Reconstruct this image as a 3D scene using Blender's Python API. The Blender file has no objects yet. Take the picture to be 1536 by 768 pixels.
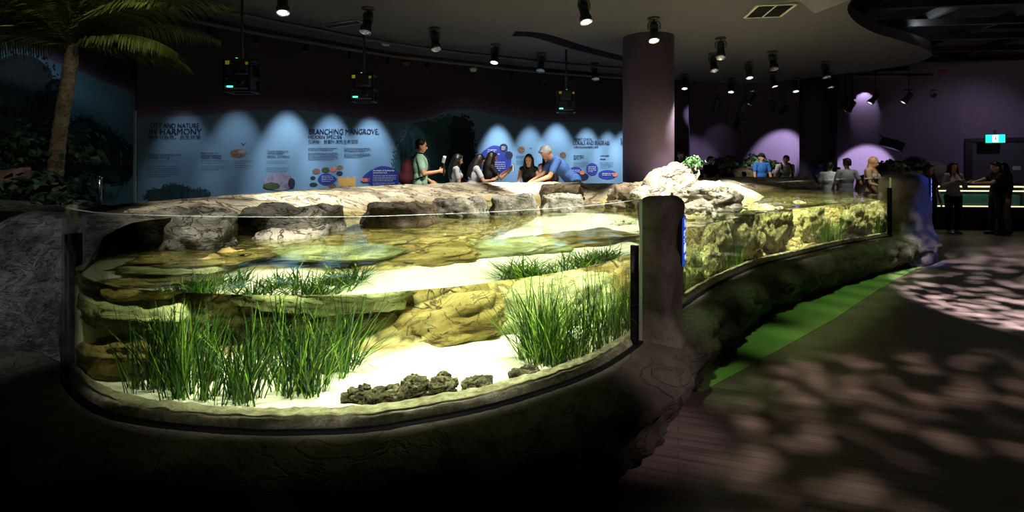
import bpy, bmesh, math, random
import numpy as np
from mathutils import Vector, Matrix, noise, Euler
from math import sin, cos, pi, radians
random.seed(7)
SC = bpy.context.scene
COL = SC.collection
FPX, HZ, EYE, CX = 768.0, 246.0, 1.57, 768.0

# ------------------------------------------------------------------ helpers
def lin(h):
    h = h.lstrip('#')
    c = [int(h[i:i+2], 16)/255 for i in (0, 2, 4)]
    return tuple(x/12.92 if x <= .04045 else ((x+.055)/1.055)**2.4 for x in c)

def PX(px, D):                       # sideways position of a photo column at depth D
    return (px-CX)/FPX*D
def PZ(py, D):                       # height of a photo row at depth D
    return EYE-(py-HZ)/FPX*D

def ramp(nt, stops, fac=None, interp='LINEAR'):
    r = nt.nodes.new('ShaderNodeValToRGB'); r.color_ramp.interpolation = interp
    e = r.color_ramp.elements
    while len(e) < len(stops): e.new(.5)
    for el, (p, c) in zip(e, stops):
        el.position = p; el.color = (*c, 1)
    if fac is not None: nt.links.new(fac, r.inputs[0])
    return r

def newmat(name):
    m = bpy.data.materials.new(name); m.use_nodes = True
    nt = m.node_tree; b = nt.nodes['Principled BSDF']
    return m, nt, b

def plain(name, col, rough=.6, metal=0, emit=None, es=0, spec=.5, bump=0, bscale=40, vary=0):
    m, nt, b = newmat(name)
    b.inputs['Base Color'].default_value = (*col, 1)
    b.inputs['Roughness'].default_value = rough
    b.inputs['Metallic'].default_value = metal
    b.inputs['Specular IOR Level'].default_value = spec
    if emit:
        b.inputs['Emission Color'].default_value = (*emit, 1); b.inputs['Emission Strength'].default_value = es
    if bump or vary:
        tc = nt.nodes.new('ShaderNodeTexCoord'); n = nt.nodes.new('ShaderNodeTexNoise')
        n.inputs['Scale'].default_value = bscale; n.inputs['Detail'].default_value = 3
        nt.links.new(tc.outputs['Object'], n.inputs['Vector'])
        if bump:
            bp = nt.nodes.new('ShaderNodeBump'); bp.inputs['Strength'].default_value = bump; bp.inputs['Distance'].default_value = .01
            nt.links.new(n.outputs[0], bp.inputs['Height']); nt.links.new(bp.outputs[0], b.inputs['Normal'])
        if vary:
            lo = tuple(c*(1-vary) for c in col); hi = tuple(min(1, c*(1+vary)) for c in col)
            r = ramp(nt, [(.3, lo), (.7, hi)], n.outputs[0]); nt.links.new(r.outputs[0], b.inputs['Base Color'])
    return m

def rockmat(name, ca, cb, cc, scale=3, crack=.6, bump=.8, bdist=.03, fine=30, rough=.75, strata=0, coord='Object', pits=.0):
    """mottled stone: three colours, dark veins, bumps; strata > 0 adds level beds"""
    m, nt, b = newmat(name); L = nt.links
    tc = nt.nodes.new('ShaderNodeNewGeometry'); vec = tc.outputs['Position']
    n1 = nt.nodes.new('ShaderNodeTexNoise'); n1.inputs['Scale'].default_value = scale; n1.inputs['Detail'].default_value = 7; n1.inputs['Roughness'].default_value = .62
    n1.inputs['Distortion'].default_value = .5
    L.new(vec, n1.inputs['Vector'])
    r = ramp(nt, [(.34, ca), (.52, cb), (.68, cc)], n1.outputs[0])
    # veins
    mp = nt.nodes.new('ShaderNodeMapping'); mp.inputs['Scale'].default_value = (1, 1, 2.6); L.new(vec, mp.inputs[0])
    n2 = nt.nodes.new('ShaderNodeTexNoise'); n2.inputs['Scale'].default_value = scale*1.3; n2.inputs['Detail'].default_value = 5; n2.inputs['Distortion'].default_value = 1.2
    L.new(mp.outputs[0], n2.inputs['Vector'])
    sub = nt.nodes.new('ShaderNodeMath'); sub.operation = 'SUBTRACT'; sub.inputs[1].default_value = .5; L.new(n2.outputs[0], sub.inputs[0])
    ab = nt.nodes.new('ShaderNodeMath'); ab.operation = 'ABSOLUTE'; L.new(sub.outputs[0], ab.inputs[0])
    vr = ramp(nt, [(0, (1-crack,)*3), (.022, (1, 1, 1))], ab.outputs[0])
    mx = nt.nodes.new('ShaderNodeMixRGB'); mx.blend_type = 'MULTIPLY'; mx.inputs[0].default_value = 1
    L.new(r.outputs[0], mx.inputs[1]); L.new(vr.outputs[0], mx.inputs[2])
    out = mx.outputs[0]
    n3 = nt.nodes.new('ShaderNodeTexNoise'); n3.inputs['Scale'].default_value = fine; n3.inputs['Detail'].default_value = 6; n3.inputs['Roughness'].default_value = .7
    L.new(vec, n3.inputs['Vector'])
    sr = ramp(nt, [(.32, (.45, .45, .45)), (.5, (1, 1, 1))], n3.outputs[0])
    mx2 = nt.nodes.new('ShaderNodeMixRGB'); mx2.blend_type = 'MULTIPLY'; mx2.inputs[0].default_value = .55
    L.new(out, mx2.inputs[1]); L.new(sr.outputs[0], mx2.inputs[2]); out = mx2.outputs[0]
    hsum = nt.nodes.new('ShaderNodeMath'); hsum.operation = 'MULTIPLY_ADD'; L.new(n3.outputs[0], hsum.inputs[0]); hsum.inputs[1].default_value = .45
    vm = nt.nodes.new('ShaderNodeMath'); vm.operation = 'MULTIPLY_ADD'; L.new(vr.outputs[0], vm.inputs[0]); vm.inputs[1].default_value = .6; L.new(n1.outputs[0], vm.inputs[2])
    L.new(vm.outputs[0], hsum.inputs[2])
    h = hsum.outputs[0]
    if pits:
        v = nt.nodes.new('ShaderNodeTexVoronoi'); v.inputs['Scale'].default_value = 22; L.new(vec, v.inputs['Vector'])
        pr = ramp(nt, [(.10, (1-pits,)*3), (.2, (1, 1, 1))], v.outputs['Distance'])
        pm = ramp(nt, [(.52, (0, 0, 0)), (.6, (1, 1, 1))], n1.outputs[0])
        mx3 = nt.nodes.new('ShaderNodeMixRGB'); mx3.blend_type = 'MULTIPLY'; L.new(pm.outputs[0], mx3.inputs[0])
        L.new(out, mx3.inputs[1]); L.new(pr.outputs[0], mx3.inputs[2]); out = mx3.outputs[0]
    bp = nt.nodes.new('ShaderNodeBump'); bp.inputs['Strength'].default_value = bump; bp.inputs['Distance'].default_value = bdist
    L.new(h, bp.inputs['Height']); L.new(bp.outputs[0], b.inputs['Normal'])
    L.new(out, b.inputs['Base Color']); b.inputs['Roughness'].default_value = rough; b.inputs['Specular IOR Level'].default_value = .35
    return m

class MB:
    def __init__(s): s.v = []; s.f = []; s.m = []; s.mi = 0
    def add(s, vs, fs):
        o = len(s.v); s.v += [tuple(v) for v in vs]; s.f += [tuple(i+o for i in f) for f in fs]; s.m += [s.mi]*len(fs)
    def box(s, c, d, M=None):
        cx, cy, cz = c; a, b, h = d[0]/2, d[1]/2, d[2]/2
        vs = [Vector((x, y, z)) for x in (-a, a) for y in (-b, b) for z in (-h, h)]
        if M is not None: vs = [M @ v for v in vs]
        vs = [v+Vector(c) for v in vs]
        s.add(vs, [(0, 1, 3, 2), (4, 6, 7, 5), (0, 4, 5, 1), (2, 3, 7, 6), (0, 2, 6, 4), (1, 5, 7, 3)])
    def rings(s, rings, cap=True, close=True):
        n = len(rings[0]); o = []
        for r in rings: o += list(r)
        fs = []
        for i in range(len(rings)-1):
            for j in range(n if close else n-1):
                k = (j+1) % n
                fs.append((i*n+j, i*n+k, (i+1)*n+k, (i+1)*n+j))
        if cap and close:
            fs.append(tuple(range(n-1, -1, -1))); fs.append(tuple((len(rings)-1)*n+j for j in range(n)))
        s.add(o, fs)
    def tube(s, pts, rad, n=8, cap=True, flat=1.0):
        pts = [Vector(p) for p in pts]; R = []
        up = Vector((0, 0, 1))
        for i, p in enumerate(pts):
            t = (pts[min(i+1, len(pts)-1)]-pts[max(i-1, 0)]).normalized()
            u = up if abs(t.z) < .95 else Vector((0, 1, 0))
            a = t.cross(u).normalized(); b = a.cross(t).normalized()
            r = rad[i] if isinstance(rad, (list, tuple)) else rad
            R.append([p+a*cos(2*pi*j/n)*r+b*sin(2*pi*j/n)*r*flat for j in range(n)])
        s.rings(R, cap)
    def capsule(s, p, q, r1, r2, n=10, flat=None):
        """tapered capsule with round ends"""
        p = Vector(p); q = Vector(q); t = (q-p)
        L = t.length; t = t.normalized() if L > 1e-6 else Vector((0, 0, 1))
        u = Vector((0, 0, 1)) if abs(t.z) < .9 else Vector((0, 1, 0))
        a = t.cross(u).normalized(); b = a.cross(t).normalized(); R = []
        for k in range(5):
            th = -pi/2+k*pi/8+.12*(k == 0); R.append((p+t*r1*sin(th), r1*cos(th)))
        for k in range(5):
            th = k*pi/8-.12*(k == 4); R.append((q+t*r2*sin(th), r2*cos(th)))
        fa, fb = flat or (1, 1)
        s.rings([[c+a*cos(2*pi*j/n)*r*fa+b*sin(2*pi*j/n)*r*fb for j in range(n)] for c, r in R])
    def ell(s, c, r, M=None, n=14, m=9):
        R = []
        for i in range(m+1):
            th = -pi/2+pi*i/m; th = max(-pi/2+.05, min(pi/2-.05, th))
            ring = []
            for j in range(n):
                v = Vector((r[0]*cos(th)*cos(2*pi*j/n), r[1]*cos(th)*sin(2*pi*j/n), r[2]*sin(th)))
                if M is not None: v = M @ v
                ring.append(v+Vector(c))
            R.append(ring)
        s.rings(R)
    def lathe(s, prof, c=(0, 0, 0), n=24, M=None):
        R = []
        for r, z in prof:
            R.append([])
            for j in range(n):
                v = Vector((r*cos(2*pi*j/n), r*sin(2*pi*j/n), z))
                if M is not None: v = M @ v
                R[-1].append(v+Vector(c))
        s.rings(R)
    def mesh(s, name, mats, smooth=True):
        me = bpy.data.meshes.new(name); me.from_pydata(s.v, [], s.f)
        for m in (mats if isinstance(mats, (list, tuple)) else [mats]): me.materials.append(m)
        if any(s.m): me.polygons.foreach_set('material_index', s.m)
        if smooth: me.polygons.foreach_set('use_smooth', [True]*len(me.polygons))
        me.update(); return me
    def build(s, name, mats, parent=None, smooth=True, **kw):
        o = bpy.data.objects.new(name, s.mesh(name, mats, smooth)); COL.objects.link(o)
        if parent is not None: o.parent = parent
        tag(o, **kw); return o

def tag(o, label=None, cat=None, group=None, kind=None):
    if label: o['label'] = label
    if cat: o['category'] = cat
    if group: o['group'] = group
    if kind: o['kind'] = kind
    return o
def empty(name, loc=(0, 0, 0), rz=0, **kw):
    o = bpy.data.objects.new(name, None); COL.objects.link(o); o.location = loc; o.rotation_euler = (0, 0, rz)
    o.empty_display_size = .1
    return tag(o, **kw)
def copy_tree(o, parent=None):
    c = o.copy(); COL.objects.link(c); c.parent = parent
    for ch in list(o.children): copy_tree(ch, c)
    return c
def caus(o):
    o.cycles.is_caustics_receiver = True
    for c in o.children: caus(c)
    return o

def catmull(P, n=16, closed=False):
    P = [Vector(p) for p in P]; out = []
    N = len(P)
    for i in range(N-1):
        p0 = P[i-1] if i else P[0]*2-P[1]; p1 = P[i]; p2 = P[i+1]; p3 = P[i+2] if i+2 < N else P[-1]*2-P[-2]
        for k in range(n):
            t = k/n
            out.append(.5*((2*p1)+(p2-p0)*t+(2*p0-5*p1+4*p2-p3)*t*t+(3*p1-p0-3*p2+p3)*t**3))
    out.append(P[-1]); return out
def resample(P, n):
    P = [Vector(p) for p in P]; L = [0]
    for a, b in zip(P, P[1:]): L.append(L[-1]+(b-a).length)
    out = []; j = 0
    for i in range(n):
        s = L[-1]*i/(n-1)
        while j < len(L)-2 and L[j+1] < s: j += 1
        t = (s-L[j])/max(1e-9, L[j+1]-L[j]); out.append(P[j].lerp(P[j+1], min(1, max(0, t))))
    return out
def normals2d(P):
    out = []
    for i in range(len(P)):
        d = (P[min(i+1, len(P)-1)]-P[max(0, i-1)]).normalized(); out.append(Vector((d.y, -d.x)))
    return out
def sstep(t):
    t = min(1, max(0, t)); return t*t*(3-2*t)
def sweep(mb, P, prof, disp=None, close=False):
    N = normals2d(P); R = []
    for i, (p, n) in enumerate(zip(P, N)):
        ring = []
        for k, (o, z) in enumerate(prof):
            v = Vector((p.x+n.x*o, p.y+n.y*o, z))
            if disp: v = disp(v, n, k, i)
            ring.append(v)
        R.append(ring)
    mb.rings(R, cap=close, close=close)

# ------------------------------------------------------------------ materials
M_black = plain('matt_black_metal', (.012, .012, .013), .45)
M_dark = plain('dark_grey_plastic', (.03, .03, .034), .6)
M_chrome = plain('bright_metal', (.6, .6, .62), .25, 1)
M_rubber = plain('black_rubber', (.003, .003, .003), .8, spec=.1)
M_lens = plain('lit_lens', (.9, .9, .9), .3, emit=(1, .97, .9), es=14)
M_lensp = plain('lit_lens_violet', (.9, .9, .9), .3, emit=(.93, .85, 1), es=7)
M_led = plain('green_led', (0, .3, .1), .3, emit=(.1, 1, .55), es=3)
M_yellow = plain('yellow_label', lin('#c9c23a'), .6, emit=lin('#c9c23a'), es=.12)
M_ceil = plain('grey_plaster', (.075, .075, .08), .85, vary=.06, bscale=2)
M_ceilup = plain('dark_upper_ceiling', (.12, .125, .135), .9, vary=.25, bscale=3)
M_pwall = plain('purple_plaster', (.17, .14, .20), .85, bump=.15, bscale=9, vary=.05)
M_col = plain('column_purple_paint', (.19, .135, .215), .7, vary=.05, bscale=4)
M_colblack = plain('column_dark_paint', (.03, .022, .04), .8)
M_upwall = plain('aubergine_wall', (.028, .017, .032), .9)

def mk_floor():
    m, nt, b = newmat('worn_plank_floor'); L = nt.links
    g = nt.nodes.new('ShaderNodeNewGeometry'); mp = nt.nodes.new('ShaderNodeMapping'); mp.inputs['Rotation'].default_value = (0, 0, radians(18))
    L.new(g.outputs['Position'], mp.inputs[0])
    br = nt.nodes.new('ShaderNodeTexBrick'); br.inputs['Scale'].default_value = 1; br.inputs['Brick Width'].default_value = 2.2; br.inputs['Row Height'].default_value = .07
    br.inputs['Mortar Size'].default_value = .004; br.inputs['Color1'].default_value = (.15, .115, .10, 1); br.inputs['Color2'].default_value = (.18, .14, .125, 1); br.inputs['Mortar'].default_value = (.10, .075, .065, 1)
    L.new(mp.outputs[0], br.inputs['Vector'])
    mp2 = nt.nodes.new('ShaderNodeMapping'); mp2.inputs['Scale'].default_value = (1.2, 14, 1); L.new(mp.outputs[0], mp2.inputs[0])
    n = nt.nodes.new('ShaderNodeTexNoise'); n.inputs['Scale'].default_value = 1.5; n.inputs['Detail'].default_value = 6; L.new(mp2.outputs[0], n.inputs['Vector'])
    r = ramp(nt, [(.3, (.6, .6, .6)), (.7, (1.25, 1.25, 1.25))], n.outputs[0])
    mx = nt.nodes.new('ShaderNodeMixRGB'); mx.blend_type = 'MULTIPLY'; mx.inputs[0].default_value = 1; L.new(br.outputs[0], mx.inputs[1]); L.new(r.outputs[0], mx.inputs[2])
    L.new(mx.outputs[0], b.inputs['Base Color'])
    r2 = ramp(nt, [(.3, (.32,)*3), (.7, (.55,)*3)], n.outputs[0]); L.new(r2.outputs[0], b.inputs['Roughness'])
    bp = nt.nodes.new('ShaderNodeBump'); bp.inputs['Strength'].default_value = .3; bp.inputs['Distance'].default_value = .006; L.new(n.outputs[0], bp.inputs['Height']); L.new(bp.outputs[0], b.inputs['Normal'])
    return m
M_floor = mk_floor()

def mk_water():
    m = bpy.data.materials.new('water'); m.use_nodes = True; nt = m.node_tree; nt.nodes.clear()
    o = nt.nodes.new('ShaderNodeOutputMaterial'); g = nt.nodes.new('ShaderNodeBsdfGlass')
    g.inputs['IOR'].default_value = 1.33; g.inputs['Roughness'].default_value = 0; g.inputs[0].default_value = (.94, 1, .83, 1)
    nt.links.new(g.outputs[0], o.inputs[0])
    return m
M_water = mk_water()
def mk_pane():
    m = bpy.data.materials.new('clear_acrylic'); m.use_nodes = True; nt = m.node_tree; nt.nodes.clear(); L = nt.links
    o = nt.nodes.new('ShaderNodeOutputMaterial'); t = nt.nodes.new('ShaderNodeBsdfTransparent'); t.inputs[0].default_value = (.97, .985, .975, 1)
    g = nt.nodes.new('ShaderNodeBsdfGlossy'); g.inputs['Roughness'].default_value = .02
    f = nt.nodes.new('ShaderNodeLayerWeight'); f.inputs[0].default_value = .5
    pw = nt.nodes.new('ShaderNodeMath'); pw.operation = 'POWER'; L.new(f.outputs['Facing'], pw.inputs[0]); pw.inputs[1].default_value = 5
    ad = nt.nodes.new('ShaderNodeMath'); ad.operation = 'MULTIPLY_ADD'; L.new(pw.outputs[0], ad.inputs[0]); ad.inputs[1].default_value = .8; ad.inputs[2].default_value = .02
    mx = nt.nodes.new('ShaderNodeMixShader'); L.new(ad.outputs[0], mx.inputs[0]); L.new(t.outputs[0], mx.inputs[1]); L.new(g.outputs[0], mx.inputs[2]); L.new(mx.outputs[0], o.inputs[0])
    return m
M_pane = mk_pane()
M_edge = plain('polished_acrylic_edge', (.7, .85, .74), .25)

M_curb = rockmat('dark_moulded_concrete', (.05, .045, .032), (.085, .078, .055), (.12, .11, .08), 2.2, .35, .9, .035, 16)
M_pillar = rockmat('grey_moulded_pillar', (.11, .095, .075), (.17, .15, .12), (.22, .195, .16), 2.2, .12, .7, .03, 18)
M_lip = rockmat('gravelly_lip', (.20, .18, .12), (.40, .36, .25), (.58, .53, .40), 16, .3, .9, .012, 70)
M_wallrock = rockmat('coarse_grey_rock', (.06, .055, .05), (.16, .145, .13), (.28, .255, .225), 5, .25, 1, .08, 14)  # coarse grey stone in mottled tones
M_boulder = rockmat('grey_boulder', (.12, .106, .08), (.25, .232, .185), (.42, .395, .32), 3.5, .75, 1, .05, 22, pits=.7)
M_pale = rockmat('pale_limestone', (.28, .24, .18), (.52, .46, .36), (.72, .66, .55), 3, .8, 1, .05, 20, pits=.85)
M_brown = rockmat('brown_wet_rock', (.08, .055, .03), (.17, .125, .08), (.30, .24, .16), 4, .6, 1, .04, 26)
M_yrock = rockmat('yellow_green_rock', (.30, .28, .10), (.60, .55, .26), (.85, .80, .50), 4.5, .8, 1, .05, 24)
M_rubble = rockmat('speckled_coral_rubble', (.03, .027, .02), (.15, .13, .08), (.45, .39, .27), 26, .7, 1, .02, 90)

def mk_bed():
    """tank bed: pale sand where the 'sand' attribute is 1, bedded rock elsewhere"""
    m, nt, b = newmat('sand_and_bedrock'); L = nt.links
    g = nt.nodes.new('ShaderNodeNewGeometry'); at = nt.nodes.new('ShaderNodeAttribute'); at.attribute_name = 'sand'
    sep = nt.nodes.new('ShaderNodeSeparateXYZ'); L.new(g.outputs['Position'], sep.inputs[0])
    n1 = nt.nodes.new('ShaderNodeTexNoise'); n1.inputs['Scale'].default_value = 2.2; n1.inputs['Detail'].default_value = 6; n1.inputs['Distortion'].default_value = .8; L.new(g.outputs['Position'], n1.inputs['Vector'])
    # beds follow height plus slow noise
    ma = nt.nodes.new('ShaderNodeMath'); ma.operation = 'MULTIPLY_ADD'; L.new(sep.outputs[2], ma.inputs[0]); ma.inputs[1].default_value = 8.5
    mb_ = nt.nodes.new('ShaderNodeMath'); mb_.operation = 'MULTIPLY'; L.new(n1.outputs[0], mb_.inputs[0]); mb_.inputs[1].default_value = 3.0; L.new(mb_.outputs[0], ma.inputs[2])
    fr = nt.nodes.new('ShaderNodeMath'); fr.operation = 'FRACT'; L.new(ma.outputs[0], fr.inputs[0])
    bed = ramp(nt, [(0, lin('#4a4224')), (.05, lin('#74653a')), (.3, lin('#ad9b60')), (.55, lin('#95793f')), (.8, lin('#c2b482')), (.93, lin('#8d8350')), (1, lin('#4a4224'))], fr.outputs[0])
    # dry stone above the water line
    n4 = nt.nodes.new('ShaderNodeTexNoise'); n4.inputs['Scale'].default_value = 4; n4.inputs['Detail'].default_value = 8; n4.inputs['Distortion'].default_value = 1; L.new(g.outputs['Position'], n4.inputs['Vector'])
    dry = ramp(nt, [(.3, lin('#8a7a64')), (.45, lin('#d6c6a8')), (.62, lin('#ece2cc'))], n4.outputs[0])
    mr = nt.nodes.new('ShaderNodeMapRange'); mr.inputs['From Min'].default_value = 1.03; mr.inputs['From Max'].default_value = 1.13; L.new(sep.outputs[2], mr.inputs[0])
    m0 = nt.nodes.new('ShaderNodeMixRGB'); L.new(mr.outputs[0], m0.inputs[0]); L.new(bed.outputs[0], m0.inputs[1]); L.new(dry.outputs[0], m0.inputs[2])
    # dark veins
    mp = nt.nodes.new('ShaderNodeMapping'); mp.inputs['Scale'].default_value = (.8, 1.6, 3); mp.inputs['Rotation'].default_value = (0, 0, .5); L.new(g.outputs['Position'], mp.inputs[0])
    n2 = nt.nodes.new('ShaderNodeTexNoise'); n2.inputs['Scale'].default_value = 1.7; n2.inputs['Detail'].default_value = 4; n2.inputs['Distortion'].default_value = 1.4; L.new(mp.outputs[0], n2.inputs['Vector'])
    sb = nt.nodes.new('ShaderNodeMath'); sb.operation = 'SUBTRACT'; sb.inputs[1].default_value = .5; L.new(n2.outputs[0], sb.inputs[0])
    ab = nt.nodes.new('ShaderNodeMath'); ab.operation = 'ABSOLUTE'; L.new(sb.outputs[0], ab.inputs[0])
    vr = ramp(nt, [(0, (.12, .12, .08)), (.012, (.55, .55, .5)), (.03, (1, 1, 1))], ab.outputs[0])
    m1 = nt.nodes.new('ShaderNodeMixRGB'); m1.blend_type = 'MULTIPLY'; m1.inputs[0].default_value = 1; L.new(m0.outputs[0], m1.inputs[1]); L.new(vr.outputs[0], m1.inputs[2])
    n3 = nt.nodes.new('ShaderNodeTexNoise'); n3.inputs['Scale'].default_value = 34; n3.inputs['Detail'].default_value = 6; n3.inputs['Roughness'].default_value = .7; L.new(g.outputs['Position'], n3.inputs['Vector'])
    sr = ramp(nt, [(.33, (.4, .4, .35)), (.5, (1, 1, 1))], n3.outputs[0])
    m2 = nt.nodes.new('ShaderNodeMixRGB'); m2.blend_type = 'MULTIPLY'; m2.inputs[0].default_value = .6; L.new(m1.outputs[0], m2.inputs[1]); L.new(sr.outputs[0], m2.inputs[2])
    sand = ramp(nt, [(.25, lin('#dedcc4')), (.6, lin('#fbfaf0'))], n3.outputs[0])
    m3 = nt.nodes.new('ShaderNodeMixRGB'); L.new(at.outputs['Fac'], m3.inputs[0]); L.new(m2.outputs[0], m3.inputs[1]); L.new(sand.outputs[0], m3.inputs[2])
    L.new(m3.outputs[0], b.inputs['Base Color']); b.inputs['Roughness'].default_value = .7
    hs = nt.nodes.new('ShaderNodeMath'); hs.operation = 'MULTIPLY_ADD'; L.new(n3.outputs[0], hs.inputs[0]); hs.inputs[1].default_value = .35
    inv = nt.nodes.new('ShaderNodeMath'); inv.operation = 'MULTIPLY_ADD'; L.new(at.outputs['Fac'], inv.inputs[0]); inv.inputs[1].default_value = -1; inv.inputs[2].default_value = 1
    vh = nt.nodes.new('ShaderNodeMath'); vh.operation = 'MULTIPLY'; L.new(vr.outputs[0], vh.inputs[0]); L.new(inv.outputs[0], vh.inputs[1])
    L.new(vh.outputs[0], hs.inputs[2])
    bp = nt.nodes.new('ShaderNodeBump'); bp.inputs['Strength'].default_value = .7; bp.inputs['Distance'].default_value = .025; L.new(hs.outputs[0], bp.inputs['Height']); L.new(bp.outputs[0], b.inputs['Normal'])
    return m
M_bed = mk_bed()
def mk_grass(name, a, b_, c):
    m, nt, b = newmat(name); L = nt.links
    at = nt.nodes.new('ShaderNodeAttribute'); at.attribute_name = 'tone'
    r = ramp(nt, [(0, a), (.5, b_), (1, c)], at.outputs['Fac']); L.new(r.outputs[0], b.inputs['Base Color'])
    b.inputs['Roughness'].default_value = .5
    return m
M_grass = mk_grass('seagrass_blades', lin('#142a0c'), lin('#356a1c'), lin('#a2cc48'))
M_leaf = mk_grass('shrub_leaves', lin('#24461f'), lin('#4a7a40'), lin('#a3c490'))
M_darkleaf = mk_grass('deep_green_leaves', lin('#0e2412'), lin('#1d4020'), lin('#2f6030'))
M_frond = mk_grass('palm_leaflets', lin('#3b4a1e'), lin('#5f7030'), lin('#8a9a4a'))
M_bark = rockmat('palm_bark', (.16, .12, .08), (.27, .21, .15), (.36, .29, .2), 8, .5, .8, .02, 40)

# ------------------------------------------------------------------ plan of the tank
G1 = catmull([(-2.40, 2.83), (-2.34, 2.69), (-2.07, 2.457), (-1.82, 2.30), (-1.59, 2.22), (-1.31, 2.166), (-1.01, 2.135), (-.748, 2.145), (-.587, 2.166), (-.458, 2.21),
              (-.149, 2.337), (.2, 2.56), (.48, 2.80), (.712, 3.09), (.80, 3.22)], 6)
G2 = catmull([(1.17, 3.78), (1.36, 4.06), (1.93, 4.80), (2.69, 5.62), (3.53, 6.30), (4.64, 7.15), (5.84, 7.92)], 8)
G1 = resample([Vector(p) for p in G1], 90); G2 = resample(G2, 90)
FRONT = G1+[Vector((.9, 3.4)), Vector((1.05, 3.6))]+G2+[Vector((6.2, 8.12)), Vector((6.6, 8.4))]
CURBP = resample(catmull([(-5.6, 4.3), (-4.6, 3.75), (-3.5, 3.35), (-2.75, 3.05)], 8)[:-1]+FRONT, 420)
BACK = resample(catmull([(-3.0, 4.07), (-2.82, 4.9), (-2.55, 5.9), (-2.25, 6.8), (-1.36, 8.0), (-.2, 8.75), (.9, 8.75), (2.1, 8.15), (3.25, 8.75), (3.9, 10.9), (5.2, 12.2), (7.1, 12.5)], 12), 200)
ZW = 1.015

def polydist(P, X, Y):
    X = np.asarray(X, float); Y = np.asarray(Y, float); best = np.full(X.shape, 1e9)
    for a, b in zip(P, P[1:]):
        dx, dy = b.x-a.x, b.y-a.y; l = dx*dx+dy*dy+1e-12
        t = np.clip(((X-a.x)*dx+(Y-a.y)*dy)/l, 0, 1)
        best = np.minimum(best, (X-a.x-t*dx)**2+(Y-a.y-t*dy)**2)
    return np.sqrt(best)
FS = FRONT[::4]+[FRONT[-1]]; BS = BACK[::4]+[BACK[-1]]
def bed_height(X, Y):
    """vectorised bed height and sand mask"""
    s = polydist(FS, X, Y); b = polydist(BS, X, Y)
    R = np.interp(X, [-2.8, -2.2, -1.9, -1.4, -.8, -.2, .4, 1.0, 1.5, 2.2, 6], [.05, .18, .45, .95, 1.0, 1.25, 1.9, 2.0, .8, .3, .22])
    Z = np.zeros_like(s); S = np.zeros_like(s)
    for i in np.ndindex(s.shape):
        x, y = float(X[i]), float(Y[i])
        n = noise.noise(Vector((x*1.1, y*1.1, 3))); n2 = noise.fractal(Vector((x*2.6, y*2.6, 7)), 1, 2, 4)
        r = R[i]+.18*n
        k = sstep((s[i]-r)/.55)
        right = sstep((x-1.3)/.8)*sstep((2.4-s[i])/1.0)
        plate = .80+.10*noise.noise(Vector((x*.8, y*.8, 11)))+.05*n2
        plate += right*(.10*n2+.10*noise.noise(Vector((x*2, y*2, 5)))+.02)
        plate += sstep((-1.55-x)/.4)*.12
        z = .465+k*(plate-.465)
        # terraces
        q = z*9; f = q-math.floor(q); z2 = (math.floor(q)+sstep((f-.25)/.5))/9
        z = z+(z2-z)*.75*k
        bb = b[i]+.12*n
        if bb < 1.5:
            rise = np.interp(bb, [0, .12, .55, .8, 1.1, 1.5], [1.235, 1.26, 1.2, 1.09, .95, .8])+.03*n2
            z = max(z, rise)
        if b[i] < .1: z = z+(1.235-z)*.6
        Z[i] = z+.006*n2*(1-k); S[i] = 1-sstep((k-.02)/.12)
        if x > 1.4 and s[i] > .25: S[i] *= .0
        if bb < 1.2: S[i] = 0
    return Z, S
def bed_z(x, y):
    z, _ = bed_height(np.array([x]), np.array([y])); return float(z[0])

def loft(nt_, ns, inset, pw=1.5):
    F = resample(FRONT, nt_); N = normals2d(F)
    F = [p-n*inset for p, n in zip(F, N)]
    # match: near cap uses the left half of the back line
    B0 = resample(BACK, 1000)
    tF = [0, .33, .42, 1]; tB = [0, .40, .60, 1]
    B = [B0[int(999*np.interp(i/(nt_-1), tF, tB))] for i in range(nt_)]
    X = np.zeros((nt_, ns)); Y = np.zeros((nt_, ns))
    for i in range(nt_):
        for j in range(ns):
            t = (j/(ns-1))**pw; p = F[i].lerp(B[i], t); X[i, j] = p.x; Y[i, j] = p.y
    return X, Y

# tank: one thing, its shell pieces are parts
tank = empty('touch_pool', (0, 3.5, 0), label='long curved touch pool with clear curved panes, moulded rock rim and shallow planted water', cat='aquarium')
def tp(mb, name, mats, **kw):
    o = mb.build(name, mats, **kw); o.parent = tank; o.matrix_parent_inverse = Matrix.Translation((0, -3.5, 0)); return o

nt_, ns = 460, 240
X, Y = loft(nt_, ns, .05, 1.45); Z, S = bed_height(X, Y)
mb = MB(); mb.v = [(X[i, j], Y[i, j], Z[i, j]) for i in range(nt_) for j in range(ns)]
mb.f = [(i*ns+j, (i+1)*ns+j, (i+1)*ns+j+1, i*ns+j+1) for i in range(nt_-1) for j in range(ns-1)]; mb.m = [0]*len(mb.f)
bed = tp(mb, 'pool_bed', M_bed, label='pale sand and banded brown rock on the pool bottom')
at = bed.data.attributes.new('sand', 'FLOAT', 'POINT'); at.data.foreach_set('value', S.flatten().astype(np.float32)); caus(bed)

# outer rim the visitors lean on, behind
def dsp(a, sc=3, seed=0, zk=1.0):
    def f(v, n, k, i):
        d = noise.fractal(v*sc+Vector((seed, 0, 0)), 1, 2, 5)*a
        return Vector((v.x+n.x*d, v.y+n.y*d, v.z+zk*.5*d))
    return f
mb = MB()
prof = [(.03, 1.15), (.0, 1.235), (-.12, 1.25), (-.24, 1.235), (-.30, 1.17), (-.32, 1.0), (-.30, .7), (-.3, .25), (-.3, 0)]
sweep(mb, resample(BACK, 260), prof, dsp(.018, 2.5))
tp(mb, 'back_ledge', M_pale, label='pale rock ledge along the far side')

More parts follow.
